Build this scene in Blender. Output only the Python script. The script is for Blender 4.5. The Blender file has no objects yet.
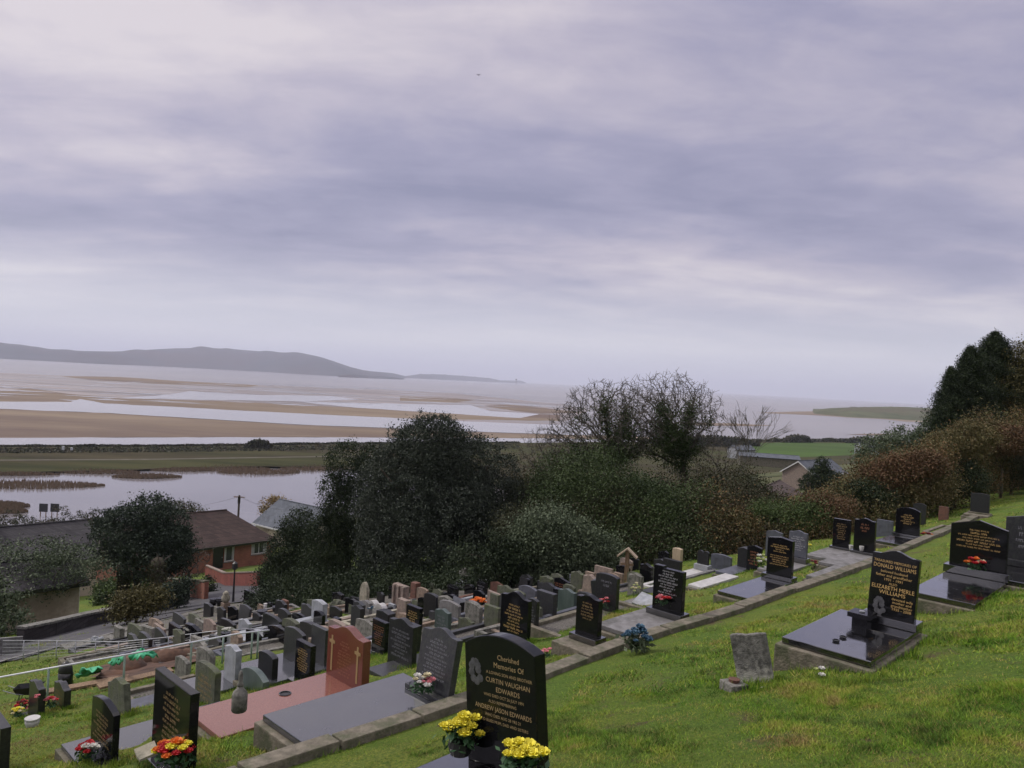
import bpy, bmesh, math, random
import numpy as np
from mathutils import Vector, Matrix
R = math.radians
random.seed(7); rng = np.random.default_rng(11)
scene = bpy.context.scene
col = scene.collection
# ------------------------------------------------------------------ camera
FPX = 760.0
ROLL, PITCH = 3.09, -0.26
cd = bpy.data.cameras.new('camera'); cam = bpy.data.objects.new('camera', cd); col.objects.link(cam)
cd.sensor_width = 36; cd.lens = 36*FPX/1024; cd.clip_start = 0.05; cd.clip_end = 200000
CM = Matrix.Rotation(R(90+PITCH), 4, 'X') @ Matrix.Rotation(R(ROLL), 4, 'Z')
cam.matrix_world = CM
scene.camera = cam
# ------------------------------------------------------------------ render settings / exposure
scene.render.engine = 'CYCLES'
scene.cycles.use_denoising = True
scene.cycles.max_bounces = 6; scene.cycles.diffuse_bounces = 3; scene.cycles.glossy_bounces = 3
scene.cycles.volume_bounces = 1; scene.cycles.transparent_max_bounces = 8
scene.cycles.caustics_reflective = False; scene.cycles.caustics_refractive = False
scene.view_settings.view_transform = 'Standard'; scene.view_settings.look = 'None'
scene.view_settings.gamma = 1; scene.view_settings.exposure = 0.55
# ------------------------------------------------------------------ sky
SUN_EL, SUN_AZ = 42, -70     # azimuth measured from +Y, clockwise; negative = left of the view
world = bpy.data.worlds.new('World'); scene.world = world; world.use_nodes = True
nt = world.node_tree; nt.nodes.clear()
def N(t, **kw):
    n = nt.nodes.new(t)
    for k, v in kw.items(): setattr(n, k, v)
    return n
def L(a, b): nt.links.new(a, b)
out = N('ShaderNodeOutputWorld'); bg = N('ShaderNodeBackground'); L(bg.outputs[0], out.inputs[0])
bg.inputs['Strength'].default_value = 0.1
sky = N('ShaderNodeTexSky', sky_type='NISHITA'); sky.sun_disc = False
sky.sun_elevation = R(SUN_EL); sky.sun_rotation = R(SUN_AZ); sky.dust_density = 2.0
tc = N('ShaderNodeTexCoord'); sp = N('ShaderNodeSeparateXYZ'); L(tc.outputs['Generated'], sp.inputs[0])
def M(op, a, b=None, clamp=False):
    n = N('ShaderNodeMath', operation=op); n.use_clamp = clamp
    for i, v in enumerate((a, b)):
        if v is None: continue
        if isinstance(v, (int, float)): n.inputs[i].default_value = v
        else: L(v, n.inputs[i])
    return n.outputs[0]
def RNG(v, a, b, c=0.0, d=1.0, smooth=True):
    n = N('ShaderNodeMapRange'); n.interpolation_type = 'SMOOTHSTEP' if smooth else 'LINEAR'
    L(v, n.inputs[0])
    for i, x in enumerate((a, b, c, d)): n.inputs[1+i].default_value = x
    return n.outputs[0]
zc = M('MAXIMUM', sp.outputs[2], 0.0)
den = M('ADD', zc, 0.13)
u_ = M('DIVIDE', sp.outputs[0], den); v_ = M('DIVIDE', sp.outputs[1], den)
def cloudnoise(su, sv, rot, scale, detail, rough, dist, off):
    cb = N('ShaderNodeCombineXYZ'); L(u_, cb.inputs[0]); L(v_, cb.inputs[1]); cb.inputs[2].default_value = off
    mp = N('ShaderNodeMapping'); L(cb.outputs[0], mp.inputs[0])
    mp.inputs['Rotation'].default_value = (0, 0, R(rot)); mp.inputs['Scale'].default_value = (su, sv, 1)
    nz = N('ShaderNodeTexNoise'); L(mp.outputs[0], nz.inputs['Vector'])
    nz.inputs['Scale'].default_value = scale; nz.inputs['Detail'].default_value = detail
    nz.inputs['Roughness'].default_value = rough; nz.inputs['Distortion'].default_value = dist
    return nz.outputs[0]
n1 = cloudnoise(0.42, 1.0, 12, 0.62, 8, 0.5, 0.25, 3.3)      # broad layers
n2 = cloudnoise(0.6, 1.25, -14, 1.6, 9, 0.55, 0.5, 8.1)      # streaks
n3 = cloudnoise(1.0, 1.0, 30, 3.6, 7, 0.6, 0.4, 1.7)         # soft texture
mixn = M('ADD', M('ADD', M('MULTIPLY', n1, 0.62), M('MULTIPLY', n2, 0.26)), M('MULTIPLY', n3, 0.12))
cr = N('ShaderNodeValToRGB'); L(mixn, cr.inputs[0])
e = cr.color_ramp.elements
K = 10.0
def c_(r, g, b): return (r, g, b, 1)
e[0].position = 0.40; e[0].color = c_(0.170, 0.170, 0.262)
e[1].position = 0.61; e[1].color = c_(0.505, 0.460, 0.485)
x = e.new(0.47); x.color = c_(0.240, 0.230, 0.325)
x = e.new(0.535); x.color = c_(0.350, 0.320, 0.390)
hz = N('ShaderNodeMixRGB'); L(RNG(sp.outputs[2], 0.0, 0.17, .92, 0.0), hz.inputs[0])
L(cr.outputs[0], hz.inputs[1]); hz.inputs[2].default_value = c_(0.57, 0.575, 0.605)
# overcast sky: brighter toward the zenith (above the picture)
zen = RNG(sp.outputs[2], 0.40, 1.0, 1.0, 3.6)
mul = N('ShaderNodeMixRGB', blend_type='MULTIPLY'); mul.inputs[0].default_value = 1
L(hz.outputs[0], mul.inputs[1]); cz = N('ShaderNodeCombineXYZ')
k10 = M('MULTIPLY', zen, K)
L(k10, cz.inputs[0]); L(k10, cz.inputs[1]); L(M('MULTIPLY', k10, RNG(sp.outputs[2], .40, .75, 1.0, .80)), cz.inputs[2])   # whiter overhead
L(cz.outputs[0], mul.inputs[2])
fin = N('ShaderNodeMixRGB'); fin.inputs[0].default_value = 0.94
L(sky.outputs[0], fin.inputs[1]); L(mul.outputs[0], fin.inputs[2]); L(fin.outputs[0], bg.inputs['Color'])
# ------------------------------------------------------------------ sun (veiled)
sl = bpy.data.lights.new('sun', 'SUN'); sl.energy = 1.5; sl.angle = R(12); sl.color = (1.0, 0.95, 0.87)
so = bpy.data.objects.new('sun', sl); col.objects.link(so)
sd = Vector((math.cos(R(SUN_EL))*math.sin(R(SUN_AZ)), math.cos(R(SUN_EL))*math.cos(R(SUN_AZ)), math.sin(R(SUN_EL))))
so.rotation_euler = sd.to_track_quat('Z', 'Y').to_euler()

# ------------------------------------------------------------------ geometry of the place
UA = R(46)                                            # angle of the contour direction u from +X
u2 = np.array([math.cos(UA), math.sin(UA)]); v2 = np.array([math.sin(UA), -math.cos(UA)])
SEA = -36.0
def zt(X, Y):
    """height of the hillside (camera eye is at 0)"""
    s = X*v2[0] + Y*v2[1]; t = X*u2[0] + Y*u2[1]
    a = np.clip(s, -58, None)
    z = -2.0 + .27*a
    b = np.clip(s + 58, -106, 0)
    z = z + b*.185
    c = np.clip(s + 164, -60, 0)
    z = z + c*.03
    return z
_vr = np.random.default_rng(5).random((256, 256))
def vn(X, Y, sc, k=0):
    x = np.asarray(X)/sc + 37.3*k; y = np.asarray(Y)/sc + 17.9*k; xi = np.floor(x).astype(int); yi = np.floor(y).astype(int); fx = x-xi; fy = y-yi
    fx = fx*fx*(3-2*fx); fy = fy*fy*(3-2*fy); g = lambda a, b: _vr[a % 256, b % 256]
    return (g(xi, yi)*(1-fx)+g(xi+1, yi)*fx)*(1-fy) + (g(xi, yi+1)*(1-fx)+g(xi+1, yi+1)*fx)*fy
def fbm(X, Y, sc, k=0, o=4):
    t = 0; a = 1; w = 0
    for i in range(o): t = t + a*vn(X, Y, sc/2**i, k+i*3); w += a; a *= .55
    return t/w
def zb(X, Y):
    d = np.hypot(X, Y)
    n = .16*(fbm(X, Y, 1.7, 1, 4)-.5) + .05*(vn(X, Y, .33, 9)-.5)
    n = np.where(np.abs(X*v2[0]+Y*v2[1]+6.1) < .65, n*.25, n)
    return zt(X, Y) + n*np.clip(60/(d+1), 0, 1)
CI = CM.inverted()
def ray(px, py):
    d = CM.to_3x3() @ Vector(((px-512)/FPX, -(py-384)/FPX, -1)); return d
def proj(p):
    q = CI @ Vector(p); return (512 + FPX*q.x/(-q.z), 384 - FPX*q.y/(-q.z))
def at(px, py, Y):
    d = ray(px, py); return d*(Y/d.y)
def onz(px, py, z):
    d = ray(px, py); return d*(z/d.z)
def hit(px, py, off=0.0):
    d = ray(px, py); k = 1.0
    f = lambda k: d.z*k - float(zt(d.x*k, d.y*k)) - off
    lo = 1.0
    while f(k) > 0 and k < 900: lo = k; k *= 1.02
    hi = k
    for _ in range(30):
        m = (lo+hi)/2
        if f(m) > 0: lo = m
        else: hi = m
    return d*hi
def gz(x, y): return float(zt(x, y))

# ------------------------------------------------------------------ materials
def mat(name, c1, c2=None, rough=.8, scale=5, bump=0, bscale=None, spec=.5, c3=None, detail=6, tint=None, metal=0, pos=(.35,.65), coat=0, obj=True, stretch=None, vor=None):
    m = bpy.data.materials.new(name); m.use_nodes = True
    t = m.node_tree; b = t.nodes['Principled BSDF']
    b.inputs['Roughness'].default_value = rough; b.inputs['Metallic'].default_value = metal
    b.inputs['Specular IOR Level'].default_value = spec
    b.inputs['Coat Weight'].default_value = coat; b.inputs['Coat IOR'].default_value = 2.3; b.inputs['Coat Roughness'].default_value = min(.1, rough*.5)
    tcn = t.nodes.new('ShaderNodeTexCoord'); src = tcn.outputs['Object']
    if not obj:
        g = t.nodes.new('ShaderNodeNewGeometry'); src = g.outputs['Position']
    if stretch:
        mp = t.nodes.new('ShaderNodeMapping'); t.links.new(src, mp.inputs[0]); mp.inputs['Scale'].default_value = stretch[:3]
        if len(stretch) > 3: mp.inputs['Rotation'].default_value = (0, 0, R(stretch[3]))
        src = mp.outputs[0]
    if coat >= .3:       # rain marks: the gloss varies
        nq_ = t.nodes.new('ShaderNodeTexNoise'); t.links.new(src, nq_.inputs['Vector']); nq_.inputs['Scale'].default_value = 4.5; nq_.inputs['Detail'].default_value = 8; nq_.inputs['Roughness'].default_value = .7
        mq = t.nodes.new('ShaderNodeMapRange'); t.links.new(nq_.outputs[0], mq.inputs[0]); mq.inputs[1].default_value = .42; mq.inputs[2].default_value = .68; mq.inputs[3].default_value = .02; mq.inputs[4].default_value = .30
        t.links.new(mq.outputs[0], b.inputs['Coat Roughness'])
    if c2 is not None:
        nz = t.nodes.new('ShaderNodeTexNoise'); t.links.new(src, nz.inputs['Vector'])
        nz.inputs['Scale'].default_value = scale; nz.inputs['Detail'].default_value = detail; nz.inputs['Roughness'].default_value = .62
        r = t.nodes.new('ShaderNodeValToRGB'); t.links.new(nz.outputs[0], r.inputs[0])
        el = r.color_ramp.elements
        el[0].position = pos[0]; el[0].color = (*c1, 1); el[1].position = pos[1]; el[1].color = (*c2, 1)
        res = r.outputs[0]
        if c3 is not None:      # patches of a third colour (lichen, moss, dirt)
            n2_ = t.nodes.new('ShaderNodeTexNoise'); t.links.new(src, n2_.inputs['Vector'])
            n2_.inputs['Scale'].default_value = scale*.37; n2_.inputs['Detail'].default_value = 9; n2_.inputs['Roughness'].default_value = .7
            r2 = t.nodes.new('ShaderNodeValToRGB'); t.links.new(n2_.outputs[0], r2.inputs[0])
            r2.color_ramp.elements[0].position = .48; r2.color_ramp.elements[1].position = .62
            mx = t.nodes.new('ShaderNodeMixRGB'); t.links.new(r2.outputs[0], mx.inputs[0]); t.links.new(res, mx.inputs[1]); mx.inputs[2].default_value = (*c3, 1)
            res = mx.outputs[0]
        if tint is not None:    # per leaf / per blade natural colour variation stored on the mesh
            at_ = t.nodes.new('ShaderNodeAttribute'); at_.attribute_name = 'tint'
            r3 = t.nodes.new('ShaderNodeValToRGB'); t.links.new(at_.outputs['Fac'], r3.inputs[0])
            els = r3.color_ramp.elements
            els[0].color = (*tint[0], 1); els[1].color = (*tint[-1], 1)
            for i, c in enumerate(tint[1:-1]):
                q = els.new((i+1)/(len(tint)-1)); q.color = (*c, 1)
            mx = t.nodes.new('ShaderNodeMixRGB'); mx.inputs[0].default_value = .75; t.links.new(res, mx.inputs[1]); t.links.new(r3.outputs[0], mx.inputs[2])
            res = mx.outputs[0]
        t.links.new(res, b.inputs['Base Color'])
    else:
        b.inputs['Base Color'].default_value = (*c1, 1)
    if bump:
        nb = t.nodes.new('ShaderNodeTexNoise'); t.links.new(src, nb.inputs['Vector'])
        nb.inputs['Scale'].default_value = bscale or scale*3; nb.inputs['Detail'].default_value = 5
        bp = t.nodes.new('ShaderNodeBump'); bp.inputs['Strength'].default_value = bump; bp.inputs['Distance'].default_value = .02
        t.links.new(nb.outputs[0], bp.inputs['Height']); t.links.new(bp.outputs[0], b.inputs['Normal'])
    return m
MT = {}
MT['black'] = mat('polished_black_granite', (.004,.004,.005), (.012,.012,.014), coat=0, rough=.07, scale=160, detail=2, spec=.32, bump=.01, bscale=6)
MT['blackled'] = mat('bright_gloss_black_granite', (.004,.004,.005), (.012,.012,.014), coat=1, rough=.07, scale=160, detail=2, spec=.5, bump=.01, bscale=6)  # same black granite, strongly coated to brighten slabs, plinths and stone tops
MT['brighttop'] = mat('skylit_stone_top', (.03,.03,.034), (.06,.06,.066), coat=1, rough=.3, scale=60)  # separate tone and gloss for up-facing faces, imitating sky-lit tops
MT['blackm'] = mat('dull_black_granite', (.008,.008,.010), (.022,.022,.026), rough=.28, scale=60, detail=4, c3=(.03,.032,.03), bump=.05, bscale=60)
MT['char'] = mat('honed_charcoal_granite', (.018,.018,.022), (.04,.04,.047), coat=0.05, rough=.35, scale=40, c3=(.045,.05,.045), bump=.1, bscale=80)
MT['ledger_grey'] = mat('polished_dark_grey_granite', (.03,.032,.04), (.07,.074,.088), coat=.5, rough=.14, scale=120, detail=3, bump=.015, bscale=9)
MT['slate'] = mat('slate', (.06,.065,.085), (.10,.105,.13), rough=.5, scale=8, c3=(.05,.05,.06), bump=.2)
MT['oldfoot'] = mat('lichened_stone_pale_foot', (.085,.082,.075), (.20,.195,.18), rough=.92, scale=26, c3=(.045,.045,.04), bump=.7)
_t = MT['oldfoot'].node_tree; _b = _t.nodes['Principled BSDF']; _l = _b.inputs['Base Color'].links[0].from_socket
_tc = _t.nodes.new('ShaderNodeTexCoord'); _sx = _t.nodes.new('ShaderNodeSeparateXYZ'); _t.links.new(_tc.outputs['Object'], _sx.inputs[0])
_nz = _t.nodes.new('ShaderNodeTexNoise'); _t.links.new(_tc.outputs['Object'], _nz.inputs['Vector']); _nz.inputs['Scale'].default_value = 16; _nz.inputs['Detail'].default_value = 8
_m1 = _t.nodes.new('ShaderNodeMath'); _m1.operation = 'MULTIPLY_ADD'; _t.links.new(_nz.outputs[0], _m1.inputs[0]); _m1.inputs[1].default_value = .5; _t.links.new(_sx.outputs[2], _m1.inputs[2])
_mr = _t.nodes.new('ShaderNodeMapRange'); _t.links.new(_m1.outputs[0], _mr.inputs[0]); _mr.inputs[1].default_value = .38; _mr.inputs[2].default_value = .50; _mr.inputs[3].default_value = 1; _mr.inputs[4].default_value = 0
_mx = _t.nodes.new('ShaderNodeMixRGB'); _t.links.new(_mr.outputs[0], _mx.inputs[0]); _t.links.new(_l, _mx.inputs[1]); _mx.inputs[2].default_value = (.34,.335,.29,1); _t.links.new(_mx.outputs[0], _b.inputs['Base Color'])
MT['green'] = mat('grey_green_slate', (.05,.07,.065), (.10,.13,.12), rough=.3, scale=5, c3=(.16,.18,.17), bump=.1, stretch=(1,1,.25))
MT['red'] = mat('polished_red_granite', (.10,.030,.020), (.19,.062,.045), coat=0.1, rough=.12, scale=110, detail=3, bump=.01)
MT['redled'] = mat('pink_granite', (.155,.055,.04), (.245,.10,.075), coat=.35, rough=.14, scale=120, detail=3, bump=.01)
MT['rust'] = mat('rust_red_sandstone', (.10,.045,.032), (.17,.078,.055), rough=.8, scale=12, c3=(.08,.05,.04), bump=.4)
MT['old'] = mat('weathered_grey_stone', (.10,.098,.085), (.23,.22,.20), rough=.9, scale=14, c3=(.05,.052,.042), bump=.6)
MT['moss'] = mat('mossy_dark_stone', (.045,.05,.035), (.11,.115,.085), rough=.9, scale=12, c3=(.07,.085,.035), bump=.6)
MT['cream'] = mat('cream_limestone', (.24,.22,.165), (.38,.35,.28), rough=.85, scale=10, c3=(.13,.125,.09), bump=.5)
MT['pale'] = mat('pale_grey_marble', (.22,.235,.26), (.35,.365,.40), rough=.55, scale=7, c3=(.2,.21,.21), bump=.2)
MT['white'] = mat('white_marble', (.36,.355,.35), (.52,.51,.50), rough=.5, scale=7, c3=(.36,.35,.33), bump=.2)
MT['brown'] = mat('brown_sandstone', (.16,.115,.085), (.28,.21,.16), rough=.9, scale=12, c3=(.09,.075,.06), bump=.5)
MT['pink'] = mat('pinkish_brown_stone', (.18,.135,.115), (.29,.225,.19), rough=.85, scale=12, c3=(.14,.12,.1), bump=.4)
MT['conc'] = mat('weathered_concrete', (.10,.088,.066), (.20,.175,.135), rough=.93, scale=9, c3=(.075,.08,.045), bump=.6, bscale=45)
MT['concg'] = mat('grey_concrete', (.13,.125,.125), (.21,.205,.21), rough=.9, scale=7, c3=(.09,.09,.085), bump=.5, bscale=60)
MT['gravel'] = mat('grey_gravel', (.045,.042,.034), (.17,.155,.14), rough=.9, scale=38, detail=2, c3=(.10,.095,.08), bump=1, bscale=60)
MT['gold'] = mat('gold_lettering', (.55,.36,.14), rough=.5)
MT['gold2'] = mat('dulled_gold_lettering', (.36,.26,.13), rough=.6)
MT['goldd'] = mat('faded_gold_lettering', (.30,.20,.09), rough=.6)
MT['silver'] = mat('silver_lettering', (.45,.45,.48), rough=.6)
MT['silverd'] = mat('faded_white_lettering', (.22,.22,.25), rough=.6)
MT['etch'] = mat('etched_granite', (.030,.030,.036), (.10,.10,.11), rough=.6, scale=22, detail=8)
MT['redtext'] = mat('red_brown_lettering', (.30,.12,.06), rough=.6)
MT['metal'] = mat('galvanised_metal', (.25,.26,.28), (.36,.37,.39), rough=.4, scale=6, metal=.3)
MT['wpaint'] = mat('white_paint', (.46,.48,.51), (.62,.64,.67), rough=.5, scale=4)
MT['black_metal'] = mat('black_metal', (.012,.012,.014), (.03,.03,.035), rough=.4, scale=20)
MT['blackp'] = mat('black_plastic', (.008,.008,.009), (.016,.016,.017), rough=.3, scale=20)
MT['soil'] = mat('dug_earth', (.035,.018,.012), (.095,.05,.032), rough=.95, scale=2.2, c3=(.12,.06,.035), bump=1, bscale=9)
MT['greencloth'] = mat('green_sheet', (.015,.22,.10), (.05,.40,.20), rough=.5, scale=2.5, bump=.4, bscale=4)
MT['wood'] = mat('weathered_wood', (.12,.075,.045), (.27,.18,.11), rough=.85, scale=6, bump=.3, stretch=(6,6,1))
MT['palewood'] = mat('pale_wood', (.34,.26,.18), (.46,.37,.27), rough=.8, scale=5, bump=.2, stretch=(6,6,1))
MT['bark'] = mat('bark', (.035,.026,.02), (.11,.085,.065), rough=.95, scale=7, c3=(.06,.07,.035), bump=.8, stretch=(3,3,.6))
MT['twig'] = mat('pale_twigs', (.04,.035,.028), (.13,.115,.095), rough=.9, scale=3)
MT['asphalt'] = mat('asphalt', (.030,.028,.032), (.055,.053,.06), rough=.75, scale=1.5, bump=.3, bscale=40, obj=False)
MT['kerbst'] = mat('kerb_stone', (.13,.125,.12), (.24,.23,.22), rough=.9, scale=3, bump=.3)
MT['cream_render'] = mat('cream_render', (.36,.30,.23), (.50,.43,.34), rough=.9, scale=1.2, c3=(.26,.21,.16), bump=.2)
MT['upvc'] = mat('white_frame', (.5,.5,.5), (.62,.62,.62), rough=.4, scale=4)
MT['glass'] = mat('window_glass', (.02,.022,.026), (.05,.052,.06), rough=.06, scale=1.5)
MT['curtain'] = mat('net_curtain', (.25,.25,.25), (.4,.4,.4), rough=.9, scale=6)
MT['bmetal'] = MT['black_metal']
def brickmat(name, c1, c2, mort, sx=4.4, sy=13, rough=.9, offset=.5):
    m = bpy.data.materials.new(name); m.use_nodes = True; t = m.node_tree; b = t.nodes['Principled BSDF']
    tcn = t.nodes.new('ShaderNodeTexCoord'); s = t.nodes.new('ShaderNodeSeparateXYZ'); t.links.new(tcn.outputs['Object'], s.inputs[0])
    a = t.nodes.new('ShaderNodeMath'); t.links.new(s.outputs[0], a.inputs[0]); t.links.new(s.outputs[1], a.inputs[1])
    c = t.nodes.new('ShaderNodeCombineXYZ'); t.links.new(a.outputs[0], c.inputs[0]); t.links.new(s.outputs[2], c.inputs[1])
    br = t.nodes.new('ShaderNodeTexBrick'); t.links.new(c.outputs[0], br.inputs['Vector']); br.offset = offset
    br.inputs['Color1'].default_value = (*c1, 1); br.inputs['Color2'].default_value = (*c2, 1); br.inputs['Mortar'].default_value = (*mort, 1)
    br.inputs['Scale'].default_value = 1; br.inputs['Brick Width'].default_value = 1/sx; br.inputs['Row Height'].default_value = 1/sy
    br.inputs['Mortar Size'].default_value = .012
    nz = t.nodes.new('ShaderNodeTexNoise'); t.links.new(tcn.outputs['Object'], nz.inputs['Vector']); nz.inputs['Scale'].default_value = .9; nz.inputs['Detail'].default_value = 8
    mx = t.nodes.new('ShaderNodeMixRGB'); mx.blend_type = 'OVERLAY'; mx.inputs[0].default_value = .6
    t.links.new(br.outputs[0], mx.inputs[1]); t.links.new(nz.outputs[0], mx.inputs[2]); t.links.new(mx.outputs[0], b.inputs['Base Color'])
    bp = t.nodes.new('ShaderNodeBump'); bp.inputs['Strength'].default_value = .5; bp.inputs['Distance'].default_value = .02; bp.invert = True
    t.links.new(br.outputs['Fac'], bp.inputs['Height']); t.links.new(bp.outputs[0], b.inputs['Normal'])
    b.inputs['Roughness'].default_value = rough
    return m
MT['brick'] = brickmat('red_brick', (.20,.055,.032), (.27,.085,.05), (.16,.10,.075))
MT['gwall'] = brickmat('red_painted_wall', (.19,.045,.035), (.24,.06,.045), (.16,.045,.035))
MT['roofb'] = brickmat('brown_roof_tiles', (.040,.024,.021), (.062,.038,.033), (.02,.013,.012), 3, 3.4)
MT['roofs'] = brickmat('dark_slate_roof', (.026,.024,.029), (.045,.041,.046), (.014,.013,.015), 3, 3)
MT['roofg'] = brickmat('blue_grey_slate_roof', (.07,.08,.10), (.10,.11,.13), (.07,.08,.1), 3, 3)
MT['roofbrown'] = brickmat('ribbed_brown_roof', (.055,.036,.032), (.085,.057,.05), (.04,.026,.024), .5, 3)
MT['dwall'] = brickmat('dark_stone_wall', (.028,.024,.026), (.055,.048,.05), (.018,.016,.017), 2.5, 6)
# foliage: colour ramps for the tint attribute
def leafmat(name, ramp, rough=.55):
    rough = max(rough, .62)
    m = mat(name, tuple(x*.8 for x in ramp[0]), tuple(min(1, x*1.1) for x in ramp[-1]), rough=rough, scale=.8, tint=ramp, obj=False, spec=.18)
    b = m.node_tree.nodes['Principled BSDF']
    b.inputs['Subsurface Weight'].default_value = 0
    return m
MT['holm'] = leafmat('holm_oak_leaves', [(0.015, 0.0218, 0.0165), (0.0285, 0.0375, 0.027), (0.0465, 0.0585, 0.042), (0.075, 0.0885, 0.0675)], .5)
MT['yew'] = leafmat('dark_conifer_needles', [(0.012, 0.021, 0.012), (0.0225, 0.036, 0.0165), (0.0413, 0.0562, 0.0225)], .6)
MT['pine'] = leafmat('pine_needles', [(0.015, 0.0255, 0.018), (0.0315, 0.0465, 0.03), (0.0562, 0.075, 0.0488)], .6)
MT['grn'] = leafmat('mid_green_leaves', [(.03,.05,.018),(.06,.09,.03),(.10,.14,.045)], .55)
MT['laurel'] = leafmat('grey_green_leaves', [(0.0405, 0.0607, 0.0355), (0.081, 0.1064, 0.0607), (0.1519, 0.1823, 0.1114)], .45)
MT['brambles'] = leafmat('bramble_leaves', [(.075,.028,.016),(.11,.085,.035),(.052,.070,.026),(.13,.13,.05),(.19,.10,.045),(.065,.08,.032),(.16,.13,.07)], .65)
MT['rustb'] = leafmat('rusty_bracken', [(.065,.034,.02),(.10,.055,.03),(.15,.09,.05),(.06,.06,.028),(.12,.06,.03)], .7)
MT['goldb'] = leafmat('golden_bracken', [(.06,.06,.025),(.11,.10,.04),(.17,.13,.06),(.06,.075,.028),(.10,.065,.035)], .7)
MT['hedgem'] = leafmat('hedge_leaves', [(0.0381, 0.0267, 0.019), (0.0334, 0.0428, 0.019), (0.0619, 0.059, 0.0286), (0.0286, 0.0428, 0.0209), (0.081, 0.0571, 0.0362), (0.0428, 0.0523, 0.0239)], .65)
MT['ivy'] = leafmat('ivy_leaves', [(0.0222, 0.0394, 0.0135), (0.0419, 0.0641, 0.0222), (0.0677, 0.0961, 0.032)], .45)
MT['orangebush'] = leafmat('orange_willow_shoots', [(.15,.08,.03),(.22,.15,.05),(.14,.13,.05)], .7)
MT['reed'] = leafmat('reeds', [(.14,.095,.065),(.22,.155,.105),(.18,.14,.09)], .8)
MT['lightgrn'] = leafmat('bright_shrub_leaves', [(.05,.10,.025),(.09,.16,.04),(.13,.20,.06)], .5)
MT['autumn'] = leafmat('brown_green_tree_leaves', [(.06,.05,.02),(.09,.085,.03),(.12,.10,.04),(.05,.055,.022)], .6)
MT['blade'] = leafmat('grass_blades', [(.025,.070,.006),(.070,.185,.012),(.135,.290,.018),(.24,.37,.03),(.34,.38,.055),(.38,.32,.10),(.24,.16,.07)], .7)

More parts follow.
